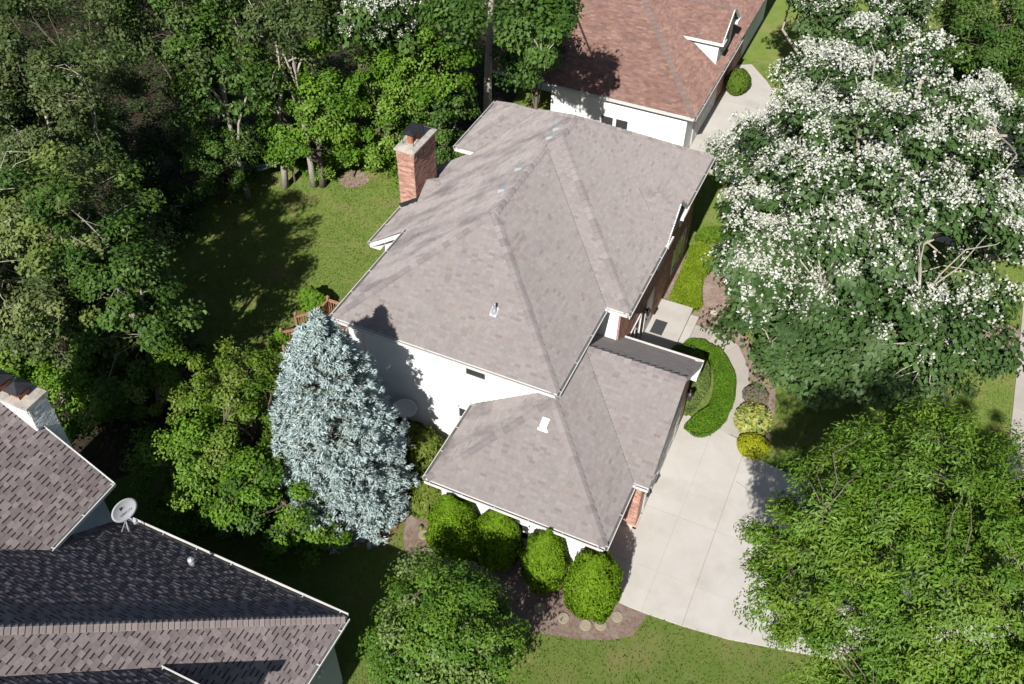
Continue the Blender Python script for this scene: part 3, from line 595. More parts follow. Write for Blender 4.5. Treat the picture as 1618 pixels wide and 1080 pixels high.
cko = ck.build('chimney_cricket', M_deck0, house); put_shingles(cko, [(k1, X), (k2, X)], M_sh, colfn=col_main, expo=.13)
# roof fittings
vp = MB(); q = C3(5.74, 1.65, rz(1.65)); vp.lathe(q, [(.055, -.05), (.055, .36), (.045, .36), (.045, .3)], 14); vp.lathe(q+(0, 0, .0), [(.13, -.09), (.10, .06), (.058, .16)], 14); vp.add([q+(-.13, -.17, -.10), q+(.13, -.17, -.10), q+(.13, .13, .112), q+(-.13, .13, .112)], [(0, 1, 2, 3)]); vp.build('vent_pipe', M_galv, house)
gv = C3(8.80, -.86, ZG+PM*(-.86-gy0)); b = MB()
b.add([gv+(-.13, -.15, -.10), gv+(.13, -.15, -.10), gv+(.13, .13, .10), gv+(-.13, .13, .10), gv+(-.13, -.15, .07), gv+(.13, -.15, .07), gv+(.13, .13, .19), gv+(-.13, .13, .19)], [(4, 5, 6, 7), (0, 1, 5, 4), (1, 2, 6, 5), (2, 3, 7, 6), (3, 0, 4, 7)])
b.add([gv+(-.19, -.22, -.138), gv+(.19, -.22, -.138), gv+(.19, -.15, -.088), gv+(-.19, -.15, -.088)], [(0, 1, 2, 3)]); b.build('roof_vent', M_white, house)
for y in (6.26, 7.79, 9.9, 10.6):
    x = 3.95 if y < 9 else 4.35; q = C3(x, y, rz(x)+.01); b = MB(); s = C3(1, 0, PM)/math.hypot(1, PM); t = C3(0, 1, 0); nn = C3(-PM, 0, 1)/math.hypot(1, PM)
    b.add([q-s*.2-t*.2, q+s*.16-t*.2, q+s*.16+t*.2, q-s*.2+t*.2, q-s*.14-t*.14+nn*.10, q+s*.12-t*.14+nn*.06, q+s*.12+t*.14+nn*.06, q-s*.14+t*.14+nn*.10], [(4, 5, 6, 7), (0, 1, 5, 4), (1, 2, 6, 5), (2, 3, 7, 6), (3, 0, 4, 7)]); b.build('ridge_vent', M_ventw, house)
b = MB().box((1.62, .25, 1.55), (1.92, .4, 1.75)); b.build('utility_box', M_white, house)
def lantern(x, y, z):
    b = MB(); b.box((x, y-.05, z-.1), (x+.03, y+.05, z+.15)); b.bar((x+.02, y, z+.16), (x+.15, y, z+.2), .025, .025); b.lathe((x+.15, y, z-.18), [(.05, 0), (.10, .30), (.13, .31), (.10, .36), (.03, .44), (.012, .48)], 6); b.build('wall_lantern', M_black, house)
lantern(12.31, .27, 1.75); lantern(12.31, 5.32, 1.75); lantern(9.36, 8.85, 2.1)

# porch
po = empty('porch', (10.1, 10.6, 0), 'pale concrete front stoop with one step beside the brick entry', 'porch')
MB().prism([(9.34, 8.6), (10.85, 8.6), (10.85, 11.87), (9.34, 11.87)], 0, .36).build('platform', M_conc, po); MB().prism([(10.855, 8.8), (11.22, 8.8), (11.22, 11.6), (10.855, 11.6)], 0, .19).build('step', M_conc, po)
c0 = gp([(1028, 512), (1040, 515), (1046, 499), (1036, 494)], .37)
tag(MB().prism([(9.55, 9.55), (10.1, 9.55), (10.1, 10.45), (9.55, 10.45)], .362, .378).build('door_mat', M_mat), 'dark grey rectangular door mat on the front stoop', 'mat')

# deck behind the house
dk = empty('deck', (-1.5, 2.6, 0), 'reddish brown wooden deck with railing and stairs behind the blue spruce', 'deck')
n = 26
for i in range(n):
    x = -3.3+i*.1424; MB().box((x, .75, .86), (x+.136, 4.05, .90)).build('deck_board', M_deckwood, dk)
MB().box((-3.28, .78, .62), (.38, 4.02, .855)).build('joist_frame', M_deckwood, dk)
for (x, y) in ((-3.2, .9), (-3.2, 3.95), (-1.5, .9), (-1.5, 3.95)): MB().box((x-.06, y-.06, 0), (x+.06, y+.06, .62)).build('footing_post', M_deckwood, dk)
def post(x, y, z0, z1):
    b = MB().box((x-.05, y-.05, z0), (x+.05, y+.05, z1)); b.box((x-.065, y-.065, z1), (x+.065, y+.065, z1+.03)); b.lathe((x, y, z1+.03), [(.05, 0), (.055, .04), (.02, .08)], 10); b.build('rail_post', M_rail, dk)
def railing(p, q, n):
    p = np.array(p, float); q = np.array(q, float); z = C3(0, 0, 1)
    MB().bar(p+z*.92, q+z*.92, .10, .04).bar(p+z*.86, q+z*.86, .04, .08).build('top_rail', M_rail, dk); MB().bar(p+z*.12, q+z*.12, .05, .07).build('bottom_rail', M_rail, dk)
    for i in range(1, n): c = p+(q-p)*i/n; MB().bar(c+z*.12, c+z*.86, .035, .035, up=(0, 1, 0)).build('baluster', M_rail, dk)
for (x, y) in ((-3.3, 3.3), (-3.3, 4.05), (-3.3, 2.2), (-3.3, .75), (-1.5, 4.05), (.3, 4.05)): post(x, y, .88, 1.95)
railing((-3.3, 3.3, .9), (-3.3, 4.05, .9), 6); railing((-3.3, 4.05, .9), (.3, 4.05, .9), 28); railing((-3.3, .75, .9), (-3.3, 2.2, .9), 12)
for y in (2.2, 3.3): post(-4.6, y, 0, 1.1); railing((-3.3, y, .9), (-4.6, y, .05), 9)
for i in range(5): MB().box((-3.32-.27*(i+1), 2.22, .72-.17*i), (-3.32-.27*i+.02, 3.28, .76-.17*i)).build('stair_tread', M_deckwood, dk)
for y in (2.24, 3.26): MB().bar((-3.3, y, .74), (-4.75, y, -.02), .04, .22).build('stringer', M_deckwood, dk)

# ================================================================== HOUSE, LOWER LEFT
bl = empty('house', (-3, -15, 0), 'house with mauve-brown laminated shingles and white chimney at the lower left corner', 'house', 'x'); del bl['group']
PB = .8; zB = 3.8
def zx(x): return zB+PB*(6.06-x)
def zy(y): return zB+PB*(-9.27-y)
zU = 5.93
def zu(x): return zU+PB*(-1.88-x)
b = MB(); b.prism([(5.66, -24), (5.66, -9.67), (-8, -9.67), (-8, -24)], 0, zB-.18); b.prism([(-2.25, -20), (-2.25, -9.62), (-8, -9.62), (-8, -20)], 3.0, zU-.15)
b.build('wall', M_blueside, bl)
for k in range(17):
    MB().add([(5.69, -24, k*.21), (5.69, -9.65, k*.21), (5.667, -9.65, k*.21+.21), (5.667, -24, k*.21+.21), (5.665, -24, k*.21), (5.665, -9.65, k*.21)], [(0, 1, 2, 3), (4, 5, 1, 0), (1, 5, 2)]).build('plank', M_blueside, bl)
for k in range(13):
    z = 3.75+k*.17
    if z < zU-.2: MB().add([(-2.21, -20, z), (-2.21, -9.6, z), (-2.243, -9.6, z+.17), (-2.243, -20, z+.17), (-2.245, -20, z), (-2.245, -9.6, z)], [(0, 1, 2, 3), (4, 5, 1, 0), (1, 5, 2)]).build('plank', M_blueside, bl)
T7 = 7.0
qY = [(6.06, -9.27, zB), (-2.24, -9.27, zB), (-2.24, -12.29, zy(-12.29)), (-6.22, -16.27, zy(-16.27)), (6.06-T7, -16.27, zy(-16.27))]
qX = [(6.06, -9.27, zB), (6.06, -24, zB), (6.06-T7, -24, zx(6.06-T7)), (6.06-T7, -16.27, zx(6.06-T7))]
qU = [(-1.88, -9.3, zU), (-1.88, -11.93, zU), (-7.0, -17.05, zu(-7.0)), (-7.0, -9.3, zu(-7.0))]
b = MB(); [deck_mesh(b, q_) for q_ in (qY, qX, qU)]; broof = b.build('roof', M_deck0, bl)
PALB = [(.285, .25, .245), (.262, .224, .222), (.235, .195, .195), (.295, .26, .25), (.25, .21, .203), (.225, .185, .184)]
def col_bl(): f = RG.uniform(.9, 1.1); return [q*f for q in RG.choice(PALB)]
ind = []
kwb = dict(colfn=col_bl, expo=.145, tab=(.12, .32), thick=.013, laminated=True)
put_shingles(broof, [(qY, X)], M_shbl, **kwb)
Q, Cc = [], []
for pl in (qX, qU):
    q_, c_ = shingles(pl, Y, ind=ind, **kwb); Q += q_; Cc += c_
def seen(t):
    m = (np.array(t[0])+t[2])/2; d = m-CAM; dp = d@FWD; px = W0/2+FPX*(d@RGT)/dp; py = H0/2-FPX*(d@UPV)/dp
    return dp if (0 < px < W0 and 0 < py < H0) else 1e6+dp
ind.sort(key=seen)
def tabmesh(t, nm='shingle'):
    a, b_, c, d, nn, h = t
    return [a+nn*h, b_+nn*h, c+nn*h*.3, d+nn*h*.3], [a-nn*.002, b_-nn*.002, b_+nn*h, a+nn*h]
for t in ind[:300]:
    f1, f2 = tabmesh(t); a, b_, c, d, nn, h = t
    MB().add(f1+[a-nn*.004, b_-nn*.004, c-nn*.004, d-nn*.004], [(0, 1, 2, 3), (4, 5, 1, 0), (5, 6, 2, 1), (6, 7, 3, 2), (7, 4, 0, 3)]).build('shingle', M_one, broof)
for t in ind[300:]:
    f1, f2 = tabmesh(t); c = col_bl(); Q += [f1, f2]; Cc += [c, [k*.6 for k in c]]
o = link('shingles', quads_mesh('shingles', np.array(Q), np.array(Cc), M_shbl), broof); o['kind'] = 'stuff'
caps(broof, (6.06, -9.27, zB), (6.06-T7, -16.27, zx(6.06-T7)), (PB, 0, 1), (0, PB, 1), .155, .36, M_capbl, .05, .03)
for p, q, o_ in [((6.06, -9.27, zB), (-2.24, -9.27, zB), (0, 1, 0)), ((6.06, -24, zB), (6.06, -9.27, zB), X), ((-1.88, -11.9, zU), (-1.88, -9.3, zU), X)]: gutter(bl, p, q, o_)
MB().prism([(6.04, -24), (6.04, -9.29), (-2.3, -9.29), (-2.3, -9.7), (5.6, -9.7), (5.6, -24)], zB-.2, zB-.16).build('soffit', M_white, bl)
MB().prism([(-1.9, -12.0), (-1.9, -9.32), (-2.3, -9.32), (-2.3, -12.0)], zU-.2, zU-.16).build('soffit', M_white, bl)
board(bl, 'rake_board', (-1.88, -9.29, zU-.09), (-7, -9.29, zu(-7)-.09), .04, .17, M_white)
MB().add([(-2.25, -9.63, zU-.3), (-8, -9.63, zU-.3), (-8, -9.63, zu(-8)-.1), (-2.25, -9.63, zu(-2.25)-.1)], [(3, 2, 1, 0)]).build('gable_wall', M_blueside, bl)
# dormer wing at the bottom edge
xq, yq, zq = 3.29, -13.5, 6.02
dY = [(xq, yq, zq), (5.6, yq, zq), (5.6, yq-2.6, zq+PB*2.6), (xq-2.6, yq-2.6, zq+PB*2.6)]
dY2 = [(xq, yq-5.2, zq), (5.6, yq-5.2, zq), (5.6, yq-2.6, zq+PB*2.6), (xq-2.6, yq-2.6, zq+PB*2.6)]
b = MB(); deck_mesh(b, dY, .02); deck_mesh(b, dY2, .02); dro = b.build('dormer_roof', M_deck0, bl)
put_shingles(dro, [([tuple(np.array(p)+(0, 0, .035)) for p in dY], X), ([tuple(np.array(p)+(0, 0, .035)) for p in dY2], X)], M_shbl, **kwb)
MB().prism([(xq-1, yq-.25), (5.3, yq-.25), (5.3, yq-4.95), (xq-1, yq-4.95)], zB+.5, zq-.02).build('dormer_wall', M_blueside, bl)
gutter(bl, (xq+.05, yq, zq), (5.6, yq, zq), (0, 1, 0))
# white painted chimney
bx1, by0, by1, bx0, bz = -3.87, -9.5, -8.80, -5.7, 8.55
bch = MB().box((bx0+.012, by0+.012, 0), (bx1-.012, by1-.012, bz-.08)).build('chimney', M_white, bl)
b = MB(); WP = [(.80, .80, .79), (.76, .76, .76), (.82, .82, .81)]; hN = bz-.42
for o_, u_, n_, w_ in (((bx0, by0+.012, 0), X, (0, -1, 0), bx1-bx0), ((bx1-.012, by0, 0), Y, X, by1-by0)):
    bricks(b, np.array(o_, float)+(0, 0, 3.0), u_, n_, w_, hN-3.0, pal=WP, depth=.014)
    bricks(b, np.array(o_, float)+(0, 0, hN), u_, n_, w_, .23, L=.0575, H=.2, depth=.03, pal=WP); bricks(b, np.array(o_, float)+(0, 0, hN+.21), u_, n_, w_, .14, depth=.05, pal=WP)
o = b.build('brickwork', M_wbrick, bch); o['kind'] = 'stuff'
MB().box((bx0-.05, by0-.05, bz-.08), (bx1+.05, by1+.05, bz+.03)).build('crown', M_capst, bch)
for x in (-4.45, -5.2):
    MB().box((x-.2, by0+.18, bz+.03), (x+.2, by1-.14, bz+.16)).build('flue', M_clay, bch)
    b = MB(); zc = bz+.3; b.add([(x-.3, by0+.06, zc), (x+.3, by0+.06, zc), (x+.3, by1-.02, zc), (x-.3, by1-.02, zc), (x, (by0+by1)/2, zc+.22)], [(0, 1, 4), (1, 2, 4), (2, 3, 4), (3, 0, 4), (3, 2, 1, 0)])
    for sx in (-.2, .2):
        for yy in (by0+.16, by1-.14): b.bar((x+sx, yy, bz+.02), (x+sx, yy, zc+.01), .02, .02, up=(0, 1, 0))
    b.build('flue_cover', M_black, bch)
b = MB(); b.bar((bx0, by0-.02, zu(bx0)+.08), (bx1+.02, by0-.02, zu(bx1)+.08), .03, .18); b.build('flashing', M_gutter, bch)
q = C3(1.21, -9.97, zy(-9.97)); MB().lathe(q, [(.06, -.1), (.06, .13), (.095, .14), (.095, .2), (.05, .21), (.05, .24), (.105, .26), (.10, .34), (.04, .40)], 16).build('roof_vent', M_galv, bl)
window_x(bl, -11.6, -11.0, .9, 2.6, 5.70)
b = MB(); b.box((5.7, -10.66, 2.5), (5.74, -10.5, 2.66)); b.lathe((5.82, -10.5, 2.55), [(.05, -.12), (.07, .0), (.03, .06)], 8); b.lathe((5.82, -10.68, 2.55), [(.05, -.12), (.07, .0), (.03, .06)], 8); b.bar((5.74, -10.6, 2.58), (5.82, -10.6, 2.6), .03, .03); b.build('flood_lamp', M_dish, bl)

# ================================================================== HOUSE, TOP (reddish roof)
nbh = empty('house', (2, 30, 0), 'white house with reddish-brown hip roof and dormer at the top of the view', 'house')
PN_ = .72; zN = 3.0; nx1, ny0 = 7.17, 22.95
TT = 6.0; nx0 = nx1-2*TT
def zn(t): return zN+PN_*t
b = MB(); b.prism([(-1.0, 23.35), (6.75, 23.35), (6.75, 42), (-4.5, 42), (-4.5, 27), (-1.0, 27)], 0, zN-.12); b.build('wall', M_siding, nbh)
siding(nbh, -1.0, 6.75, 23.35, .15, zN-.14)
nY_ = [(nx0, ny0, zN), (nx1, ny0, zN), (nx1-TT, ny0+TT, zn(TT))]; nX_ = [(nx1, ny0, zN), (nx1, 42, zN), (nx1-TT, 42, zn(TT)), (nx1-TT, ny0+TT, zn(TT))]; nW_ = [(nx0, ny0, zN), (nx1-TT, ny0+TT, zn(TT)), (nx1-TT, 42, zn(TT)), (nx0, 42, zN)]
b = MB(); [deck_mesh(b, q_) for q_ in (nY_, nX_, nW_)]; nroof = b.build('roof', M_deck0, nbh)
PALR = [(.255, .155, .128), (.235, .142, .118), (.215, .128, .106), (.27, .17, .14), (.225, .15, .134), (.285, .18, .148)]
def col_nb(): f = RG.uniform(.9, 1.12); return [q*f for q in RG.choice(PALR)]
put_shingles(nroof, [(nY_, X), (nX_, Y), (nW_, Y)], M_shred, colfn=col_nb, tab=(.25, .32))
caps(nroof, (nx1, ny0, zN), (nx1-TT, ny0+TT, zn(TT)), (PN_, 0, 1), (0, -PN_, 1), .28, .34, M_capred, .05); caps(nroof, (nx1-TT, ny0+TT, zn(TT)), (nx1-TT, 42, zn(TT)), (PN_, 0, 1), (-PN_, 0, 1), .28, .34, M_capred)
gutter(nbh, (nx0, ny0, zN), (nx1, ny0, zN), (0, -1, 0)); gutter(nbh, (nx1, ny0, zN), (nx1, 32.5, zN), X)
MB().prism([(nx0+.02, ny0+.02), (nx1-.02, ny0+.02), (nx1-.02, 42), (6.7, 42), (6.7, 23.4), (nx0+.02, 23.4)], zN-.18, zN-.14).build('soffit', M_white, nbh)
window_y(nbh, 1.98, 2.75, .55, 1.72, 23.33); window_y(nbh, 2.83, 3.60, .55, 1.72, 23.33)
dz, dy0, dyr, dxf = 4.72, 28.05, 29.85, 7.0; dzr = dz+PN_*(dyr-dy0)
d1 = [(nx1-(dz-zN)/PN_, dy0, dz), (dxf, dy0, dz), (dxf, dyr, dzr), (nx1-(dzr-zN)/PN_, dyr, dzr)]; d2 = [(nx1-(dz-zN)/PN_, 2*dyr-dy0, dz), (dxf, 2*dyr-dy0, dz), (dxf, dyr, dzr), (nx1-(dzr-zN)/PN_, dyr, dzr)]
b = MB(); [deck_mesh(b, q_) for q_ in (d1, d2)]; ndr_ = b.build('dormer_roof', M_deck0, nbh); put_shingles(ndr_, [(d1, X), (d2, X)], M_shred, colfn=col_nb); caps(ndr_, (dxf, dyr, dzr), (nx1-(dzr-zN)/PN_, dyr, dzr), (0, -PN_, 1), (0, PN_, 1), .28, .3, M_capred)
wy0, wy1 = dy0+.28, 2*dyr-dy0-.28
b = MB(); b.add([(6.75, wy0, 3.2), (6.75, wy1, 3.2), (6.75, wy1, dz+.1), (6.75, dyr, dzr-.15), (6.75, wy0, dz+.1), (4.2, wy0, 3.2), (4.2, wy1, 3.2), (4.2, wy1, dz+.1), (4.2, dyr, dzr-.15), (4.2, wy0, dz+.1)], [(0, 1, 2, 3, 4), (0, 4, 9, 5), (1, 6, 7, 2)]); b.build('dormer_wall', M_siding, nbh)
MB().bar((dxf, dy0, dz-.06), (4.5, dy0, dz-.06), .06, .16).build('dormer_fascia', M_white, nbh); MB().bar((dxf-.02, dy0, dz-.08), (dxf-.02, dyr, dzr-.08), .05, .16).build('rake_board', M_white, nbh); MB().bar((dxf-.02, 2*dyr-dy0, dz-.08), (dxf-.02, dyr, dzr-.08), .05, .16).build('rake_board', M_white, nbh)
MB().box((6.6, dy0, dz-.14), (7.05, dy0+.7, dz-.02)).build('cornice_return', M_white, nbh); MB().box((6.6, 2*dyr-dy0-.7, dz-.14), (7.05, 2*dyr-dy0, dz-.02)).build('cornice_return', M_white, nbh)
window_x(nbh, dyr-.6, dyr+.6, 3.7, 4.9, 6.76, mull=(dyr,))
ngd = MB().box((6.7, 25.0, .03), (6.79, 29.8, 2.3)).build('garage_door', M_door, nbh)
for k in range(4):
    for j in range(6): MB().box((6.785, 25.08+j*.8, .1+k*.55), (6.805, 25.08+j*.8+.64, .1+k*.55+.42)).build('door_panel', M_door, ngd)
b = MB(); bricks(b, (6.755, 29.85, 0), Y, X, 6, zN-.2); o = b.build('brickwork', M_brick, nbh); o['kind'] = 'stuff'

# ================================================================== VEGETATION
def lumps(rng, n=7):
    k = rng.normal(size=(n, 3))*2.6; ph = rng.uniform(0, 6.28, n); a = rng.uniform(.5, 1, n)
    return lambda d: (np.cos(d@k.T+ph)*a).sum(-1)/n
def pick(rng, pal, n, jit=.16):
    pal = np.array(pal); c = pal[rng.integers(0, len(pal), n)]
    return c*rng.uniform(1-jit, 1+jit, (n, 1))
def leaf_cloud(rng, cen, crad, out, per, leaf, pal, flat=.6, up=.8, droop=.25, jit=.2, spread=.5):
    """leaves in clumps: cen (K,3) clump centres, crad (K,), out (K,3) outward direction"""
    K = len(cen); idx = np.repeat(np.arange(K), per); N = len(idx)
    d = unit(rng.normal(size=(N, 3))); r = rng.uniform(0, 1, (N, 1))**.55
    off = d*r*crad[idx][:, None]; off[:, 2] *= flat
    P = cen[idx]+off
    nn = unit(np.array((0, 0, 1.0))*up + out[idx]*.55 + d*.5 + rng.normal(size=(N, 3))*spread)
    T = rng.normal(size=(N, 3))+out[idx]*.8+d*.6; T[:, 2] -= droop*2
    L = leaf[0]*rng.uniform(.65, 1.25, N); Wd = leaf[1]*rng.uniform(.65, 1.25, N)
    ct = pick(rng, pal, K, .10)[idx]*rng.uniform(1-jit, 1+jit, (N, 1))
    return leaf_quads(P, nn, T, L, Wd), ct
def tree(name, label, cat, c, rad, seed, K=90, per=120, crad=.9, leaf=(.2, .13), pal=None, base=None, tr=.16, bark=None, group=None, low=-.55, m=None, fill=.45,
         bloss=None, flat=.75, up=.8, lump=.28, droop=.25, inner=.35, zmin=.5, extra=(), trunktop=None, tmin=.2):
    rng = np.random.default_rng(seed); c = np.array(c, float); rad = np.array(rad, float)
    base = np.array((c[0], c[1], 0.0)) if base is None else np.array((base[0], base[1], 0.0))
    o = empty(name, tuple(base), label, cat, group)
    lf = lumps(rng); d = unit(rng.normal(size=(K*4, 3))); d = d[d[:, 2] > low][:K]; k = len(d)
    rr = (1-(1-inner)*rng.uniform(0, 1, k)**1.6)*(1+lump*lf(d)*2.2)
    cen = c+d*rad*rr[:, None]
    for (c2, r2, k2) in extra:
        d2 = unit(rng.normal(size=(k2*4, 3))); d2 = d2[d2[:, 2] > low][:k2]; cen = np.concatenate([cen, np.array(c2)+d2*np.array(r2)*(1-.55*rng.uniform(0, 1, (len(d2), 1))**1.6)]); d = np.concatenate([d, d2])
    ok = cen[:, 2] > zmin; cen, d = cen[ok], d[ok]
    cr = crad*rng.uniform(.6, 1.25, len(cen))
    V, Ct = leaf_cloud(rng, cen, cr, d, per, leaf, pal, flat=flat, up=up, droop=droop)
    keep = V[:, :, 2].min(1) > .03; V, Ct = V[keep], Ct[keep]
    # trunk and limbs
    tb = MB(); top = c+np.array((0, 0, rad[2]*.35)) if trunktop is None else np.array(trunktop, float); h = top[2]
    bend = rng.normal(size=2)*.25
    tp = [base+(top-base)*t+np.array((bend[0]*math.sin(3.1*t), bend[1]*math.sin(3.1*t), 0)) for t in np.linspace(0, 1, 9)]; tp[0][2] = -.1
    tb.tube(tp, [tr*(1.35 if i == 0 else 1.0)*(1-.75*i/8) for i in range(9)], 10); tb.build('trunk', bark or M_bark, o, smooth=True)
    lb = MB(); sel = rng.permutation(len(cen)); nbig = min(16, max(6, len(cen)//9)); hub = []
    for j, i in enumerate(sel):
        e = cen[i]; big = j < nbig
        if big:
            t = np.clip(max(.25, tmin)+.6*rng.uniform()*(cen[i][2]/max(h, .1)), max(tmin, .2), .98); s = tp[int(t*8)]; r0 = tr*.42
        else:
            hb = np.array(hub); s = hb[np.argmin(np.linalg.norm(hb-e, axis=1)+.6*np.clip(hb[:, 2]-e[2], 0, 9))]; r0 = tr*.12
        L_ = np.linalg.norm(e-s); m_ = (s+e)/2+np.array((0, 0, .10*L_))+rng.normal(size=3)*.08*L_
        p1 = s*.5+m_*.5+rng.normal(size=3)*.03*L_; p2 = m_*.45+e*.55+rng.normal(size=3)*.04*L_
        if big: hub += [p1*.3+m_*.7, m_, p2, e]
        lb.tube([s, p1, m_, p2, e+(e-m_)*.12], [r0, r0*.8, r0*.6, r0*.4, .006], 6 if big else 4, caps=False)
    lb.build('branches', bark or M_bark, o, smooth=True)
    link('crown', quads_mesh('crown', V, Ct, m or M_leaf), o)
    if bloss:
        nb_, frac, bs = bloss; w_ = d[:, 2]*.55+rng.uniform(0, 1, len(d))*.9 + frac(cen)
        ids = np.argsort(-w_)[:int(len(d)*.75)]; pr = np.repeat(ids, nb_)
        n_ = len(pr); dd = unit(rng.normal(size=(n_, 3))+d[pr]*.7+np.array((0, 0, 1.0))); dd[:, 2] = np.abs(dd[:, 2])
        pos = cen[pr]+dd*cr[pr][:, None]*np.array((1, 1, flat))*rng.uniform(.8, 1.08, (n_, 1))
        prob = np.clip(.35+frac(pos)+.5*dd[:, 2], 0, 1); kp = rng.uniform(size=n_) < prob; pos = pos[kp]; dd = dd[kp]; n_ = len(pos)
        q = 9; pi = np.repeat(np.arange(n_), q); t = rng.uniform(0, 1, (n_*q, 1)); dr = rng.normal(size=(n_*q, 3))
        P = pos[pi]+np.array((0, 0, 1.0))*t*bs*1.1+unit(dr)*(1-.6*t)*bs*.5
        V2 = leaf_quads(P, unit(rng.normal(size=P.shape)+np.array((0, 0, .8))), rng.normal(size=P.shape), np.full(len(P), bs*.34)*rng.uniform(.5, 1.5, len(P)), np.full(len(P), bs*.28))
        link('blossom', quads_mesh('blossom', V2, pick(rng, [(.66, .67, .60), (.58, .60, .50), (.72, .72, .66), (.46, .50, .38)], len(P), .08), M_bloss), o)
    return o

P_BRIGHT = [(.098, .20, .016), (.115, .222, .018), (.08, .172, .014), (.145, .245, .032)]
P_MID = [(.055, .115, .018), (.066, .132, .02), (.045, .098, .016), (.085, .15, .03)]
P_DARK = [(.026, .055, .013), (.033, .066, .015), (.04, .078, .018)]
P_SAGE = [(.085, .12, .036), (.07, .105, .03), (.115, .148, .052), (.05, .085, .022)]
P_YEL = [(.10, .17, .015), (.125, .19, .02), (.08, .15, .013), (.145, .20, .035)]
P_TIP = [(.14, .19, .045), (.085, .145, .026), (.05, .10, .018), (.165, .205, .065)]
def G3(px, py, z): return g(px, py, z)

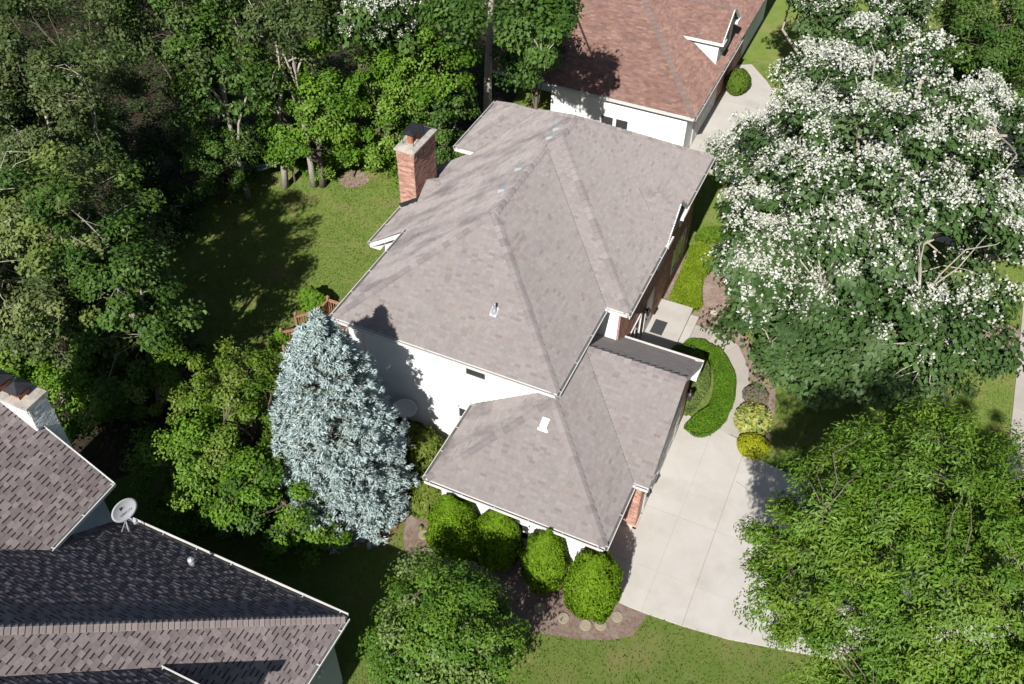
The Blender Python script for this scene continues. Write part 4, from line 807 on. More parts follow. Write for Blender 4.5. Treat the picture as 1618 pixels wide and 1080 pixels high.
GRP = None
LT = [
 ('tree', 'tall pale-tipped tree filling the left edge above the white chimney', (100, 395), 6.4, (4.0, 3.9, 4.4), P_TIP, 165, 130, (.25, .14), .9),
 ('tree', 'grey-green tree crown in the top left corner', (30, 95), 9.6, (3.9, 3.9, 4.2), P_SAGE, 110, 130, (.25, .15), 1.0),
 ('tree', 'grey-green tree at the left edge between the corner tree and the pale-tipped tree', (85, 215), 8.0, (3.1, 3.1, 3.8), P_SAGE, 85, 120, (.24, .14), .9),
 ('tree', 'dark leafy tree at the left end of the top edge, next to the corner tree', (265, 38), 9.0, (3.3, 3.2, 3.2), P_SAGE[:2]+P_MID[:2], 85, 120, (.27, .16), .95),
 ('tree', 'dark green tree with broad leaf clusters left of the pale forked trunk', (345, 110), 7.2, (2.7, 2.7, 3.4), P_MID, 70, 110, (.28, .17), .85),
 ('tree', 'thin-crowned tree with a pale forked trunk near the top edge', (450, 10), 9.8, (2.7, 2.7, 1.7), P_SAGE, 60, 110, (.24, .15), .85),
 ('tree', 'low dense dark green tree beside the hammock', (335, 240), 2.7, (2.3, 2.3, 2.9), P_MID, 90, 130, (.20, .12), .7),
 ('tree', 'bright green maple left of the flowering tree at the back of the lawn', (490, 165), 4.8, (2.5, 2.5, 3.6), P_BRIGHT, 95, 130, (.22, .15), .75),
 ('tree', 'bright green maple directly behind the brick chimney', (615, 170), 4.0, (2.9, 2.9, 3.8), P_BRIGHT, 115, 130, (.22, .15), .75),
 ('tree', 'vivid green maple above and right of the brick chimney', (672, 80), 6.6, (2.5, 2.5, 3.2), P_BRIGHT, 85, 130, (.23, .15), .8),
 ('tree', 'deep green tree between the brick chimney and the tall pale trunk', (697, 178), 3.2, (1.9, 1.9, 2.8), P_MID, 80, 120, (.22, .15), .7),
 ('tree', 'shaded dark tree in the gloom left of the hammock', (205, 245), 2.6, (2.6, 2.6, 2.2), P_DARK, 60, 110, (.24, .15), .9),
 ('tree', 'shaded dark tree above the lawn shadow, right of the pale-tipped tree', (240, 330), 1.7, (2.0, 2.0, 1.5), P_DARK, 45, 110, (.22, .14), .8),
 ('tree', 'mid green tree hanging over the lawn shadow below the pale-tipped tree', (195, 480), 5.6, (2.3, 2.3, 4.0), P_MID, 80, 130, (.24, .15), .75),
 ('tree', 'olive tree against the left edge below the pale-tipped tree', (30, 480), 5.4, (2.4, 2.4, 3.0), P_SAGE, 80, 120, (.22, .14), .8),
 ('shrub', 'bright green shrub right of the white chimney', (150, 605), 2.4, (2.1, 2.1, 2.1), P_BRIGHT, 80, 120, (.19, .12), .6),
 ('shrub', 'green shrub against the left edge above the white chimney', (22, 570), 3.4, (1.4, 1.4, 1.6), P_BRIGHT, 50, 110, (.19, .12), .55),
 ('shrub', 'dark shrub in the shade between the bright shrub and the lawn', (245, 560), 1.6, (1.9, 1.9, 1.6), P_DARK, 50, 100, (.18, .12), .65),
 ('tree', 'yellow-green bushy tree left of the blue spruce', (392, 670), 3.4, (2.0, 2.0, 3.2), P_YEL, 100, 130, (.17, .10), .6),
 ('tree', 'green bushy tree with a ragged left side above the satellite dish', (310, 740), 2.7, (1.9, 1.9, 2.7), P_BRIGHT, 90, 120, (.18, .11), .6),
 ('tree', 'green bushy tree between the satellite dish and the foot of the spruce', (420, 790), 2.2, (1.9, 1.9, 2.2), P_BRIGHT[:3]+P_MID[:1], 85, 120, (.18, .11), .6),
 ('shrub', 'green shrub poking out below the foot of the blue spruce', (495, 845), 1.0, (1.0, .9, 1.0), P_BRIGHT, 36, 110, (.17, .10), .45),
 ('shrub', 'olive shrub at the top of the bushy trees beside the dark lawn', (300, 620), 2.8, (1.5, 1.5, 1.9), P_YEL, 50, 110, (.17, .10), .55),
 ('shrub', 'bright green bush under the maples left of the round mulch patch', (508, 238), 1.1, (1.7, 1.3, 1.4), P_BRIGHT, 50, 110, (.19, .12), .55),
 ('shrub', 'bright green bush under the maples between the mulch patch and the chimney', (606, 232), 1.1, (1.6, 1.2, 1.4), P_BRIGHT, 50, 110, (.19, .12), .55),
 ('shrub', 'low green bush at the lawn edge right of the slim pale trunk', (496, 254), .9, (1.3, 1.0, 1.2), P_BRIGHT, 42, 110, (.19, .12), .5),
 ('shrub', 'dark green bush beside the slim pale trunk at the lawn edge', (425, 225), 1.2, (1.3, 1.3, 1.6), P_MID, 45, 110, (.19, .12), .55),
 ('tree', 'dense green tree in the top right corner', (1585, 45), 7.0, (4.2, 4.2, 4.0), P_MID, 120, 130, (.24, .15), .9),
 ('tree', 'deep green tree on the right edge beside the flowering tree', (1620, 200), 5.0, (3.8, 3.8, 4.0), P_MID, 110, 130, (.23, .14), .85),
 ('tree', 'dark green tree in the gap right of the upper flowering tree', (1515, 85), 4.2, (2.9, 2.9, 3.2), P_MID, 80, 120, (.24, .15), .85),
]
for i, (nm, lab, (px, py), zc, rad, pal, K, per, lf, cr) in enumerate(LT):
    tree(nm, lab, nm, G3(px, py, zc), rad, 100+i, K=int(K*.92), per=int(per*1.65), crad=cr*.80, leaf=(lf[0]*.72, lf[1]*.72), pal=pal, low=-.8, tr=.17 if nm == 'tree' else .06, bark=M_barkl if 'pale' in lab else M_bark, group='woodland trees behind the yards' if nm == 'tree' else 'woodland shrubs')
# tall pale trunk behind the house
tree('tree', 'tall tree with a bare pale trunk rising behind the house', 'tree', (-3.2, 23.6, 12.2), (3.2, 2.6, 2.4), 150, K=70, per=180, crad=.9, leaf=(.24, .15), pal=P_MID, base=(-3.9, 21.2), tr=.27, bark=M_barkl, group='woodland trees behind the yards', trunktop=(-3.7, 22.2, 11.8), tmin=.72, extra=[(G3(852, 42, 10.5), (1.7, 1.7, 1.7), 28), (G3(715, 15, 10.0), (1.3, 1.3, 1.2), 16)])
tree('tree', 'low branches of a dark tree hanging beside the reddish roof', 'tree', G3(845, 82, 5.5), (1.5, 1.5, 2.4), 151, K=50, per=180, crad=.75, leaf=(.23, .15), pal=P_MID, tr=.12, group='woodland trees behind the yards')
tree('flowering_tree', 'tree with white blossom at the top edge, among the green maples', 'tree', G3(575, 15, 9.0), (2.6, 2.6, 2.6), 152, K=60, per=90, crad=.85, leaf=(.30, .22), pal=P_MID, tr=.16, bloss=(30, lambda p: 0.3+0*p[:, 0], .27), group='white-flowering trees')
tree('young_tree', 'small young tree in a round mulch patch at the back of the lawn', 'tree', G3(545, 225, 1.9), (1.25, 1.25, 1.5), 153, K=45, per=100, crad=.5, leaf=(.18, .12), pal=P_BRIGHT, base=tuple(g(560, 280)[:2]), tr=.045)
# big flowering tree
P_CAT = [(.055, .108, .028), (.066, .122, .033), (.046, .092, .025), (.085, .14, .05)]
cc = G3(1425, 325, 6.6)
tree('flowering_tree', 'huge spreading tree covered in white blossom right of the house', 'tree', cc, (5.9, 6.4, 5.2), 160, K=250, per=150, crad=1.0, leaf=(.25, .18), pal=P_CAT, base=tuple(g(1345, 505)[:2]), tr=.38, low=-.6, zmin=1.3, bark=M_barkl, lump=.34,
     extra=[(G3(1255, 500, 3.6), (2.7, 2.6, 2.3), 62), (G3(1185, 405, 5.0), (1.6, 1.6, 1.3), 24), (G3(1400, 525, 4.4), (3.4, 2.6, 2.6), 60), (G3(1195, 255, 5.0), (1.9, 1.6, 1.0), 22), (G3(1300, 135, 6.5), (1.6, 1.8, 1.5), 24), (G3(1290, 580, 2.6), (1.9, 1.5, 1.4), 26)],
     bloss=(30, lambda p: np.clip((p[:, 1]-cc[1]+3.4)*.12+(p[:, 2]-6.5)*.07-(p[:, 0]-cc[0])*.02+.06, -.68, .85), .32), group='white-flowering trees', inner=.42, flat=.55)
tree('flowering_tree', 'tree with white blossom at the top edge above the big flowering tree', 'tree', G3(1350, -12, 8.5), (3.7, 3.4, 2.8), 161, K=110, per=120, crad=1.0, leaf=(.26, .19), pal=P_CAT, tr=.28, bark=M_barkl, bloss=(30, lambda p: .2+0*p[:, 0], .29), group='white-flowering trees', flat=.55)
# locust, lower right
P_LOC = [(.10, .20, .018), (.115, .215, .02), (.088, .178, .017), (.13, .215, .022), (.13, .23, .036)]
tree('locust_tree', 'feathery light green locust tree in the lower right corner', 'tree', G3(1520, 915, 7.3), (4.3, 4.5, 3.7), 170, K=540, per=270, crad=.55, leaf=(.16, .05), pal=P_LOC, tr=.22, bark=M_bark, low=-.5, flat=.6, up=.6, droop=.55, inner=.5, lump=.22,
     extra=[(G3(1255, 930, 6.0), (1.2, 1.4, 1.0), 22), (G3(1310, 815, 8.8), (.9, 1.0, .8), 16), (G3(1330, 1020, 5.5), (1.7, 1.6, 1.2), 30), (G3(1400, 760, 8.6), (1.2, 1.3, 1.0), 22)])
tree('sapling', 'small leafy sprig standing in the dark shade above the locust tree', 'tree', G3(1345, 705, 2.6), (.75, .75, 1.2), 171, K=22, per=110, crad=.4, leaf=(.16, .06), pal=P_LOC, tr=.04)
# round crabapple at the bottom
tree('round_tree', 'round-headed dense green tree at the bottom edge in front of the garage', 'tree', G3(698, 1002, 3.0), (2.25, 2.25, 2.1), 172, K=200, per=200, crad=.50, leaf=(.12, .065), pal=[(.09, .18, .018), (.108, .20, .022), (.07, .15, .015), (.17, .24, .07)], tr=.11, low=-.6, inner=.62, flat=.7, lump=.12)
# dead twiggy shrub
def twigs(name, label, px, py, h, n, seed, m, spread=.9):
    rng = np.random.default_rng(seed); p = g(px, py, h*.5); p[2] = 0; o = empty(name, tuple(p), label, 'shrub'); b = MB()
    for i in range(n):
        a = rng.uniform(0, 6.28); t = rng.uniform(.2, 1)*spread; e = p+np.array((math.cos(a)*t, math.sin(a)*t, h*rng.uniform(.6, 1.05)))
        s = p+np.array((math.cos(a)*.15*t, math.sin(a)*.15*t, 0)); m_ = (s+e)/2+rng.normal(size=3)*.18
        b.tube([s, m_, e], [.022, .015, .005], 4, caps=False)
        for k in range(4):
            f = rng.uniform(.4, .95); q = m_+(e-m_)*f; b.tube([q, q+rng.normal(size=3)*.25+np.array((0, 0, .15))], [.008, .003], 3, caps=False)
    b.build('twigs', m, o)
twigs('bare_shrub', 'leafless tangle of grey twigs right of the left edge, above the white chimney', 72, 555, 3.0, 70, 5, M_dead, 1.3)

# ------------------------------------------------------------------ blue spruce
def spruce(name, label, base, H, Rm, seed):
    rng = np.random.default_rng(seed); o = empty(name, (base[0], base[1], 0), label, 'tree'); B0 = np.array((base[0], base[1], 0.0))
    MB().tube([B0+(0, 0, -.1), B0+(0, 0, H*.5), B0+(0, 0, H*.97)], [.16, .09, .012], 8).build('trunk', M_bark, o, smooth=True)
    Ps, Ds, Cs = [], [], []; bb = MB(); z = .25
    while z < H-.12:
        f = 1-z/H; L0 = Rm*(min(f**.66, f*1.5) if f > .09 else f*.9)*(1.0 if f < .8 else 1-.9*(f-.8)); nb_ = int(10+10*f)
        for j in range(nb_):
            a = rng.uniform(0, 6.28); L = L0*rng.uniform(.84, 1.08)+.05; dirh = np.array((math.cos(a), math.sin(a), 0)); lat = np.array((-math.sin(a), math.cos(a), 0))
            zz = z+rng.uniform(-.12, .12); rise = .10+.75*(1-f)**2; dr = -.16*f
            def pos(t): return B0+dirh*L*t+np.array((0, 0, zz+L*(rise*t+dr*t*t*1.6)))
            bb.tube([pos(0), pos(.5), pos(.95)], [.02, .013, .005], 4, caps=False)
            n = int(12+60*L/Rm)
            t = rng.uniform(.3, 1.0, n)**.7; kk = np.round(t*7)/7; s = rng.uniform(-1, 1, n)*(.30*L*(1.15-kk)+.04); t = np.clip(kk+np.abs(s)*.35/L+rng.normal(size=n)*.02, .2, 1.05)
            P = np.array([pos(q) for q in t])+lat*s[:, None]; P[:, 2] += rng.normal(size=n)*.05-.05*np.abs(s)
            D = dirh*1.0+lat*np.sign(s)[:, None]*.75*np.minimum(1, np.abs(s)/.12)[:, None]+np.array((0, 0, .28)); Ps.append(P); Ds.append(unit(D+rng.normal(size=(n, 3))*.16))
            Cs.append(np.clip((t-.3)/.7, 0, 1))
        z += .24
    P0 = np.concatenate(Ps); D0 = np.concatenate(Ds); tt = np.concatenate(Cs); N = len(P0); q = 5
    i = np.repeat(np.arange(N), q); D = unit(D0[i]+rng.normal(size=(N*q, 3))*.42); L = rng.uniform(.12, .22, N*q); P = P0[i]+rng.normal(size=(N*q, 3))*.035+D*.06
    Nn = unit(rng.normal(size=(N*q, 3))+np.array((0, 0, 1.0)))
    V = leaf_quads(P, Nn, D, L, np.full(N*q, .046)*rng.uniform(.7, 1.3, N*q), .2)
    tint = tt[i]+rng.normal(size=N*q)*.18; tint = np.clip(tint, 0, 1)[:, None]
    c = np.array((.20, .235, .18))*(1-tint)+np.array((.43, .53, .525))*tint; c *= rng.uniform(.85, 1.15, (N*q, 1))
    bb.build('branches', M_bark, o); link('needles', quads_mesh('needles', V, c, M_needle), o)
spruce('blue_spruce', 'silver-blue spruce standing against the white side wall of the house', (2.05, -3.35), 9.45, 2.75, 7)

# ------------------------------------------------------------------ clipped shrubs and ground cover
def egg_shrub(name, label, c, rad, seed, pal, leaf=(.15, .05), n=9000, group=None, rough=.06, cat='shrub', vertical=True, taper=.25):
    rng = np.random.default_rng(seed); c = np.array(c, float); o = empty(name, (c[0], c[1], 0), label, cat, group)
    lf = lumps(rng, 9); d = unit(rng.normal(size=(n, 3))); d = d[d[:, 2] > -.85]; n = len(d)
    def rr(d): return 1+rough*lf(d*1.8)*2.2
    tp = 1-taper*np.clip(d[:, 2:3], 0, 1)**2*np.array((1, 1, 0)) + taper*.12*np.clip(-d[:, 2:3], 0, 1)*np.array((1, 1, 0))
    dep = rng.uniform(0, 1, (n, 1))**2*.14
    P = c+d*np.array(rad)*tp*(rr(d)[:, None]-dep); P[:, 2] = np.maximum(P[:, 2], .04)
    if vertical:
        T = unit(d*.45+np.array((0, 0, 1.0))*(.75-.3*d[:, 2:3])+rng.normal(size=(n, 3))*.3); Nn = unit(d+rng.normal(size=(n, 3))*.45)
    else:
        T = unit(rng.normal(size=(n, 3))+d*.4); Nn = unit(d*.7+np.array((0, 0, .6))+rng.normal(size=(n, 3))*.45)
    cl = lf(d*5)[:, None]*.5
    V = leaf_quads(P, Nn, T, leaf[0]*rng.uniform(.7, 1.3, n), leaf[1]*rng.uniform(.7, 1.3, n)); C = pick(rng, pal, n, .2)*(1+cl*.5)
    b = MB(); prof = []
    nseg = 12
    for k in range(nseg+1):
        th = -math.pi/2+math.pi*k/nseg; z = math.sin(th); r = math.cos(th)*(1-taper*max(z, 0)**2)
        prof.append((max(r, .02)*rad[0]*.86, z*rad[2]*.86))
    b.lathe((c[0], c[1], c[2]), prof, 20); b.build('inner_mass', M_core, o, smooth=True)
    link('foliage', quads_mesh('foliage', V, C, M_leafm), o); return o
P_ARB = [(.12, .22, .010), (.135, .24, .012), (.10, .19, .008), (.155, .255, .018)]
for i, (px, py, zc, r, h, lab) in enumerate([(716, 834, 1.55, .96, 1.75, 'leftmost of the four clipped egg-shaped evergreens along the garage wall'), (786, 850, 1.4, .84, 1.55, 'second clipped evergreen from the left, half shaded, left of the garage window'),
                                             (861, 886, 1.5, .77, 1.7, 'third clipped evergreen from the left, just right of the garage window'), (936, 922, 1.5, .93, 1.7, 'rightmost clipped egg-shaped evergreen beside the driveway')]):
    egg_shrub('clipped_evergreen', lab, G3(px, py, zc), (r, r, h), 300+i, P_ARB, (.15, .045), 13000, 'clipped evergreens along the garage', taper=.5, rough=.16)
egg_shrub('clipped_shrub', 'clipped green shrub by the drive of the reddish-roofed house', G3(1166, 128, .7), (.75, .95, .75), 310, [(.09, .155, .02), (.11, .17, .02)], (.15, .07), 3500)
egg_shrub('variegated_plant', 'pale yellow and green leafy plant beside the curved walk', G3(1190, 662, .3), (.72, .85, .42), 311, [(.34, .36, .09), (.42, .42, .16), (.16, .24, .05), (.38, .38, .08)], (.2, .09), 1500, vertical=False, taper=.1)
egg_shrub('golden_shrub', 'small golden-yellow shrub where the walk meets the driveway', G3(1190, 703, .3), (.62, .58, .42), 312, [(.30, .32, .015), (.24, .29, .015), (.34, .34, .02)], (.09, .05), 3000, vertical=False, taper=.1)
egg_shrub('purple_shrub', 'small dull purple-brown shrub above the variegated plant', G3(1194, 625, .3), (.52, .45, .42), 313, [(.19, .15, .12), (.21, .17, .13), (.13, .16, .07)], (.09, .05), 2600, vertical=False, taper=.1)
for i, (px, py, r, h, lab) in enumerate([(682, 785, .85, 1.0, 'feathery yellow-green shrub under the corner of the garage eave'), (672, 715, .9, 1.3, 'dark shaded shrub between the spruce and the garage wall'), (645, 690, .8, .9, 'dark shaded shrub at the foot of the white wall behind the spruce')]):
    egg_shrub('feathery_shrub', lab, G3(px, py, h*.5), (r, r, h*.75), 320+i, [(.15, .20, .03), (.12, .175, .025), (.18, .22, .05)], (.2, .06), 4500, 'shrubs beside the spruce', rough=.2)
for i, (px, py, r, lab) in enumerate([(500, 478, .62, 'leafy green bush beyond the deck railing'), (446, 540, .6, 'leafy green bush at the foot of the deck stairs'), (490, 470, .45, 'small green bush left of the bush beyond the deck railing')]):
    egg_shrub('bush', lab, G3(px, py, .45), (r, r, .6), 330+i, P_BRIGHT, (.16, .11), 1800, 'bushes around the deck', vertical=False, rough=.18)
def inside(poly, x, y):
    r = np.zeros(len(x), bool); n = len(poly)
    for i in range(n):
        (a, b_), (c, d) = poly[i], poly[(i+1) % n]
        k = ((b_ > y) != (d > y)) & (x < (c-a)*(y-b_)/(d-b_+1e-12)+a); r ^= k
    return r
def edge_dist(poly, x, y):
    m = np.full(len(x), 1e9)
    for i in range(len(poly)):
        a = np.array(poly[i]); b_ = np.array(poly[(i+1) % len(poly)]); e = b_-a; t = np.clip(((x-a[0])*e[0]+(y-a[1])*e[1])/(e@e+1e-9), 0, 1)
        m = np.minimum(m, np.hypot(x-a[0]-t*e[0], y-a[1]-t*e[1]))
    return m
def cover(name, label, pxs, h, pal, seed, leaf=(.10, .06), dens=900, cat='ground cover', bumps=.08, up=1.0):
    rng = np.random.default_rng(seed); poly = smooth_poly(gp(pxs, h*.9), 2, .03, seed)
    xs = [p[0] for p in poly]; ys = [p[1] for p in poly]; cx_, cy_ = sum(xs)/len(xs), sum(ys)/len(ys)
    o = empty(name, (cx_, cy_, 0), label, cat); A = (max(xs)-min(xs))*(max(ys)-min(ys)); n = int(A*dens)
    x = rng.uniform(min(xs), max(xs), n); y = rng.uniform(min(ys), max(ys), n); k = inside(poly, x, y); x, y = x[k], y[k]
    e = edge_dist(poly, x, y); nz = np.sin(x*3.1+seed)*np.cos(y*2.7+seed*2)+np.sin(x*7.3)*np.sin(y*6.1+1)*.6
    z = h*np.sqrt(np.clip(e/.14, .05, 1))*(1+bumps*nz)*rng.uniform(.86, 1.05, len(x))
    side = rng.uniform(0, 1, len(x)) < .25*np.exp(-e/.15); z = np.where(side, z*rng.uniform(.1, 1, len(x)), z)
    P = np.stack([x, y, z], 1); N = len(P); Nn = unit(rng.normal(size=(N, 3))*.5+np.array((0, 0, up))); T = rng.normal(size=(N, 3)); T[:, 2] += .5
    V = leaf_quads(P, Nn, T, leaf[0]*rng.uniform(.7, 1.3, N), leaf[1]*rng.uniform(.7, 1.3, N)); C = pick(rng, pal, N, .2)*(1+.12*nz[:, None])
    c2 = [(cx_+(a-cx_)*.93, cy_+(b_-cy_)*.93) for a, b_ in poly]
    link('foliage', quads_mesh('foliage', V, C, M_leafm), o)
    # low dark stem mass below the leaves, as columns so concave outlines stay inside
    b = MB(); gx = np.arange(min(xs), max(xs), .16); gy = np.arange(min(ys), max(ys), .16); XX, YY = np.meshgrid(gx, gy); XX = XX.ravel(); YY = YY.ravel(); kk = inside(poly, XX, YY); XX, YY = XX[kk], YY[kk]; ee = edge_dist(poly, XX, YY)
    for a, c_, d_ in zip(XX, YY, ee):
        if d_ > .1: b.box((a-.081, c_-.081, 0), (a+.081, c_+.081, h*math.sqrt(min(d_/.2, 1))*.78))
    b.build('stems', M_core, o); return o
P_HEDGE = [(.08, .18, .012), (.10, .20, .014), (.06, .15, .010), (.125, .22, .02), (.09, .16, .014)]
cover('low_hedge', 'bright green crescent-shaped low hedge curving round the front walk', [(1078, 535), (1100, 530), (1125, 538), (1148, 556), (1162, 580), (1166, 605), (1160, 635), (1148, 660), (1132, 675), (1112, 685), (1095, 680), (1080, 667), (1092, 655), (1110, 645), (1123, 628), (1130, 605), (1130, 580), (1120, 562), (1100, 548), (1080, 545)], .42, P_HEDGE, 401, (.075, .05), 3600, 'hedge', .10)
cover('shrub_bed', 'mounded grey-green shrubs inside the crescent hedge by the garage corner', [(1050, 548), (1080, 541), (1105, 548), (1122, 566), (1126, 590), (1120, 608), (1106, 628), (1092, 643), (1082, 645), (1084, 620), (1095, 600), (1100, 580), (1080, 565)], .62, [(.12, .18, .045), (.14, .20, .05), (.10, .16, .035), (.17, .21, .065)], 402, (.11, .06), 2400, 'shrub', .12)
cover('juniper_bed', 'yellow-green creeping juniper spreading along the brick front wall', [(1094, 378), (1118, 382), (1128, 400), (1127, 420), (1112, 432), (1110, 460), (1112, 480), (1095, 487), (1070, 478), (1056, 470), (1066, 445), (1078, 420), (1085, 395)], .40, [(.16, .24, .012), (.185, .26, .015), (.135, .215, .010), (.20, .26, .03)], 403, (.10, .05), 3000, 'ground cover', .08)
cover('green_bed', 'darker green low planting at the far end of the yellow-green juniper', [(1100, 360), (1130, 352), (1165, 358), (1172, 372), (1150, 380), (1120, 380), (1096, 378)], .30, [(.13, .22, .02), (.11, .19, .02)], 404, (.10, .05), 1800, 'ground cover', .1)
def tuft(name, label, px, py, n, h, seed, pal, sp=.25, w=.03):
    rng = np.random.default_rng(seed); p = g(px, py); o = empty(name, tuple(p), label, 'plant'); a = rng.uniform(0, 6.28, n); t = rng.uniform(.2, 1, n)*sp
    d = np.stack([np.cos(a)*t, np.sin(a)*t, h*rng.uniform(.6, 1, n)], 1); L = np.linalg.norm(d, axis=1); P = p+d/2; Nn = unit(np.stack([np.cos(a), np.sin(a), np.full(n, .8)], 1))
    link('leaves', quads_mesh('leaves', leaf_quads(P, Nn, d, L, np.full(n, w)), pick(rng, pal, n), M_leafm), o)
tuft('iris_plant', 'pale green spiky plant in the mulch beside the front walk', 1128, 522, 34, .55, 1, [(.16, .24, .08), (.20, .28, .11)])
tuft('dry_plant', 'straw-coloured dry stems in the mulch right of the walk', 1212, 605, 26, .8, 2, [(.36, .30, .13), (.30, .26, .10)], .45, .02)
for i, (px, py, lab) in enumerate([(665, 834, 'small green sprout in the mulch left of the leftmost evergreen'), (671, 848, 'small green sprout on the upper stepping stone by the leftmost evergreen')]):
    tuft('sprout', lab, px, py, 22, .22, 5+i, [(.14, .22, .03), (.18, .25, .05)], .16, .06)
# stepping stones
ST = [(670, 845, 'stepping stone half hidden by the leftmost evergreen, with a sprout on it'), (676, 870, 'stepping stone lying clear in the mulch below the leftmost evergreen'), (853, 961, 'stepping stone in the dark shade beside the round tree'), (890, 977, 'first sunlit stepping stone right of the shade, beside the rightmost evergreen'),
      (925, 988, 'left one of the two close stepping stones below the rightmost evergreen'), (949, 988, 'right one of the two close stepping stones below the rightmost evergreen'), (975, 975, 'stepping stone nearest the driveway')]
for px, py, lab in ST:
    p = g(px, py); b = MB().lathe((p[0], p[1], 0), [(.20, 0), (.205, .03), (.20, .045), (.17, .05), (.165, .044), (.05, .046)], 22); tag(b.build('stepping_stone', M_step), lab, 'stepping stone', 'round stepping stones')
p = g(1128, 495); b = MB(); rr = random.Random(4); ring_ = [(p[0]+.16*math.cos(t)*rr.uniform(.7, 1.2), p[1]+.12*math.sin(t)*rr.uniform(.7, 1.2)) for t in [k*.9 for k in range(7)]]; b.prism(ring_, 0, .09)
tag(b.build('stone', M_stone), 'pale flat stone lying in the mulch near the front step', 'stone')

# ------------------------------------------------------------------ satellite dishes
def dish(name, label, c, aim, rad, foot, logo=False, arm_dir=None):
    c = np.array(c, float); aim = unit(np.array(aim, float)); o = empty(name, tuple(foot), label, 'satellite dish'); u = unit(np.cross(aim, (0, 0, 1.0))); v = np.cross(u, aim)
    b = MB(); vs = [c-aim*.10*0]; rings = 6; seg = 28; fs = []
    pts = []
    for r in range(rings+1):
        f = r/rings
        for k in range(seg):
            t = 2*math.pi*k/seg; pts.append(c+(u*math.cos(t)*1.08+v*math.sin(t)*.94)*rad*f+aim*(f*f*.16*rad-.16*rad))
    back = [q-aim*.012 for q in pts]
    for r in range(rings):
        for k in range(seg):
            k2 = (k+1) % seg; fs.append((r*seg+k, r*seg+k2, (r+1)*seg+k2, (r+1)*seg+k))
    n = len(pts); b.add(pts+back, fs+[tuple(n+i for i in f[::-1]) for f in fs]+[(rings*seg+k, rings*seg+(k+1) % seg, n+rings*seg+(k+1) % seg, n+rings*seg+k) for k in range(seg)]); do = b.build('reflector', M_dish, o, smooth=True)
    foot = np.array(foot, float); bk = c-aim*.16*rad-aim*.02
    MB().tube([foot, foot+(0, 0, .12), bk-aim*.08, bk], [.025, .025, .025, .03], 8).build('mast', M_galv, o)
    lb = c-v*rad*.90; tip = c+aim*rad*1.05-v*rad*.75
    MB().bar(lb-aim*.05, tip, .04, .03).build('feed_arm', M_galv, o); hb = MB(); hb.bar(tip-v*.03, tip+v*.10, .13, .07, up=tuple(aim)); hb.lathe(tip+v*.0, [(.04, -.02), (.045, .1), (.03, .12)], 10); hb.build('feed_horn', M_dish, o)
    for s in (-1, 1): MB().tube([foot+u*s*.35+np.array((0, 0, .02)), foot+(bk-foot)*.55], .012, 6).build('strut', M_galv, o)
    if logo:
        def P(a, d, lift=.006): rr_ = math.hypot(a/1.08, d/.94)/rad; return c-u*a+v*d+aim*(rr_*rr_*.16*rad-.16*rad+lift)
        b = MB(); x0, y0 = -rad*.26, rad*.22; s = rad*.34
        hd = [(x0, y0-s*.5)]+[(x0+s*.75*math.cos(t), y0+s*.5*math.sin(t)) for t in np.linspace(-math.pi/2, math.pi/2, 9)]+[(x0, y0+s*.5)]
        b.add([P(*q) for q in hd], [tuple(range(len(hd)))])
        b.add([P(x0+s*.62+s*.5*k/5, y0+s*(.42-.5*math.sin(k*.5)), .007) for k in range(6)]+[P(x0+s*.62+s*.5*k/5, y0+s*(.26-.5*math.sin(k*.5)), .007) for k in range(5, -1, -1)], [tuple(range(12))])
        b.build('emblem', M_print, do)
        cu = bpy.data.curves.new('lettering', 'FONT'); cu.body = 'DIRECTV'; cu.size = rad*.26; cu.align_x = 'CENTER'; to = bpy.data.objects.new('lettering_tmp', cu); col.objects.link(to)
        dg = bpy.context.evaluated_depsgraph_get(); me = bpy.data.meshes.new_from_object(to.evaluated_get(dg)); bpy.data.objects.remove(to)
        for vv in me.vertices: q = P(vv.co.x+rad*.05, vv.co.y-rad*.42); vv.co = q
        me.materials.append(M_dish if False else M_print); link('lettering', me, do)
    return o
dc = G3(197, 806, 5.0); dish('satellite_dish', 'grey satellite dish on struts on the dark roof slope at lower left', dc, (.88, -.22, .22), .40, (-1.45, -9.75, zy(-9.75)), True)
dish('satellite_dish', 'satellite dish in the spruce shade in front of the white wall', on_y(640, 645, -.15), (.35, -.75, .45), .42, (2.75, .05, .02))
# ------------------------------------------------------------------ hammock
hp = g(400, 268, .5); o = empty('hammock', (hp[0], hp[1], 0), 'pale hammock hanging in deep shade under the back trees', 'hammock'); b = MB(); nU, nV = 14, 6; vs = []
for i in range(nU):
    for j in range(nV):
        t = i/(nU-1)*2-1; s = j/(nV-1)*2-1; wd = .38*math.sqrt(max(0, 1-t*t*.85)); vs.append((hp[0]+t*1.25, hp[1]+t*.35+s*wd, .50+.45*t*t+.14*s*s))
b.add(vs, [(i*nV+j, (i+1)*nV+j, (i+1)*nV+j+1, i*nV+j+1) for i in range(nU-1) for j in range(nV-1)]); b.build('cloth', M_ham, o, smooth=True)
for sgn in (-1, 1):
    e = np.array((hp[0]+sgn*2.1, hp[1]+sgn*.6, 1.7)); MB().tube([(hp[0]+sgn*1.25, hp[1]+sgn*.35, .95), e], .012, 5).build('rope', M_ham, o)
    MB().tube([(e[0], e[1], -.05), (e[0], e[1], 1.9)], .06, 8).build('post', M_bark, o)
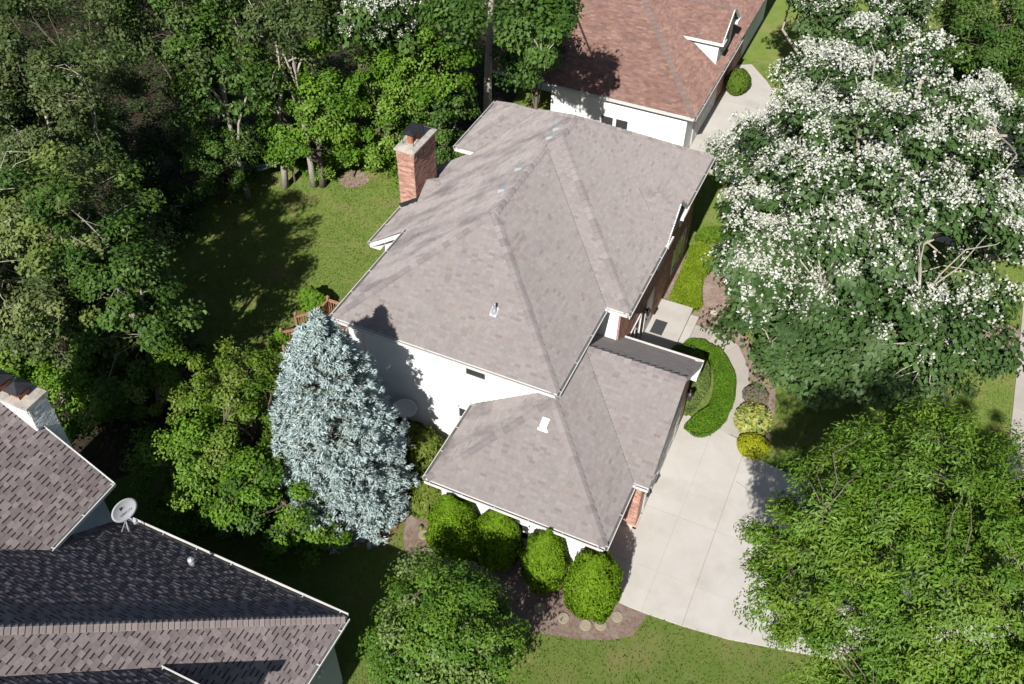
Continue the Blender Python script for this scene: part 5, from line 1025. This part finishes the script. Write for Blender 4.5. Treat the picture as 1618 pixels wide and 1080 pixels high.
# ------------------------------------------------------------------ pale trunks that show among the trees
def bare_trunk(label, px, py, top_px, ztop, r, seed):
    p = g(px, py); t = g(*top_px, ztop); o = empty('tree', tuple(p), label, 'tree', 'woodland trees behind the yards'); rng = np.random.default_rng(seed)
    pts = [p+(t-p)*k/6+np.array((rng.normal()*.08, rng.normal()*.08, 0)) for k in range(7)]; pts[0][2] = -.1
    MB().tube(pts, [r*(1-.6*k/6) for k in range(7)], 9).build('trunk', M_barkl, o, smooth=True); b = MB(); lf = []
    cen = []
    for k in range(12):
        s = pts[rng.integers(3, 7)]; e = s+rng.normal(size=3)*np.array((1.0, 1.0, .5))+np.array((0, 0, .7)); b.tube([s, (s+e)/2+rng.normal(size=3)*.1, e], [r*.35, r*.2, .01], 5, caps=False); cen.append(e)
    b.build('branches', M_barkl, o, smooth=True); cen = np.array(cen); V, C = leaf_cloud(rng, cen, np.full(len(cen), .6), unit(cen-pts[4]), 90, (.2, .13), P_SAGE); link('crown', quads_mesh('crown', V, C, M_leaf), o)
bare_trunk('slim tree with pale bare trunk at the edge of the lawn shadow', 450, 291, (438, 60), 8.5, .19, 3)

# ------------------------------------------------------------------ grass
rng = np.random.default_rng(9); n = 280000
x = rng.uniform(-16, 27, n); y = rng.uniform(-13, 36, n)
P = np.stack([x, y, np.zeros(n)], 1); d = P-CAM; dp = d@FWD; px = W0/2+FPX*(d@RGT)/dp; py = H0/2-FPX*(d@UPV)/dp
k = (px > -60) & (px < W0+60) & (py > -60) & (py < H0+60)
for pl in (drive_poly, nd_poly, wk_out+wk_in, nb, entrybed, wood, bedS, [(24.5, -30), (25.8, -30), (25.8, 60), (24.5, 60)], [(.3, .3), (9.4, .3), (9.4, 15.7), (-.6, 15.7), (-.6, 12.1), (-1.5, 11.9), (-1.5, 5.9), (.3, 5.9)], [(5.8, -3.2), (12.3, -3.2), (12.3, 5.7), (5.8, 5.7)], [(5.7, -9.6), (5.7, -24), (-8, -24), (-8, -9.6)], [(-1.1, 23.3), (6.8, 23.3), (6.8, 42), (-4.6, 42), (-4.6, 27)]):
    k &= ~inside(pl, x, y)
P = P[k]; n = len(P); h = rng.uniform(.03, .075, n); a = rng.uniform(0, 6.28, n); wv = np.stack([np.cos(a), np.sin(a), np.zeros(n)], 1)*rng.uniform(.012, .026, n)[:, None]; lean = np.stack([rng.normal(size=n)*.03, rng.normal(size=n)*.03, h], 1)
V = np.stack([P-wv, P+wv, P+lean+wv*.3, P+lean-wv*.3], 1)
nz = np.sin(P[:, 0]*1.1+1.3*np.sin(P[:, 1]*.7))*np.cos(P[:, 1]*.9+np.sin(P[:, 0]*.8)*1.4)
C = pick(rng, [(.108, .185, .026), (.126, .195, .03), (.145, .195, .042), (.094, .172, .022)], n, .22)+np.clip(nz, -.3, 1)[:, None]*np.array((.06, .03, .016)); C *= (1+.16*np.sin(P[:, 0]*.55+np.sin(P[:, 1]*.4)*2+P[:, 1]*.3))[:, None]
tag(link('lawn_grass', quads_mesh('lawn_grass', V, C, M_blade)), 'short mown grass of the lawns around the houses', 'grass', kind='stuff')

# ------------------------------------------------------------------ woodland undergrowth
rng = np.random.default_rng(12); n = 6500; xs = [p[0] for p in wood]; ys = [p[1] for p in wood]
x = rng.uniform(-45, max(xs), n); y = rng.uniform(min(ys), 45, n); k = inside(wood, x, y) & (edge_dist(wood, x, y) > .6); x, y = x[k], y[k]
keep = ~inside([(-9, -8.4), (-9, -30), (8, -30), (8, -8.4)], x, y) & ~inside([(-6, 22), (-6, 44), (8, 44), (8, 22)], x, y); x, y = x[keep], y[keep]
cen = np.stack([x, y, rng.uniform(.1, .9, len(x))], 1); V, C = leaf_cloud(rng, cen, np.full(len(cen), .55), np.tile((0, 0, 1.0), (len(cen), 1)), 12, (.2, .13), P_DARK, flat=.7)
V[:, :, 2] = np.maximum(V[:, :, 2], .02)
tag(link('woodland_undergrowth', quads_mesh('woodland_undergrowth', V, C, M_leaf)), 'dark low undergrowth on the woodland floor behind the yards', 'undergrowth', kind='stuff')
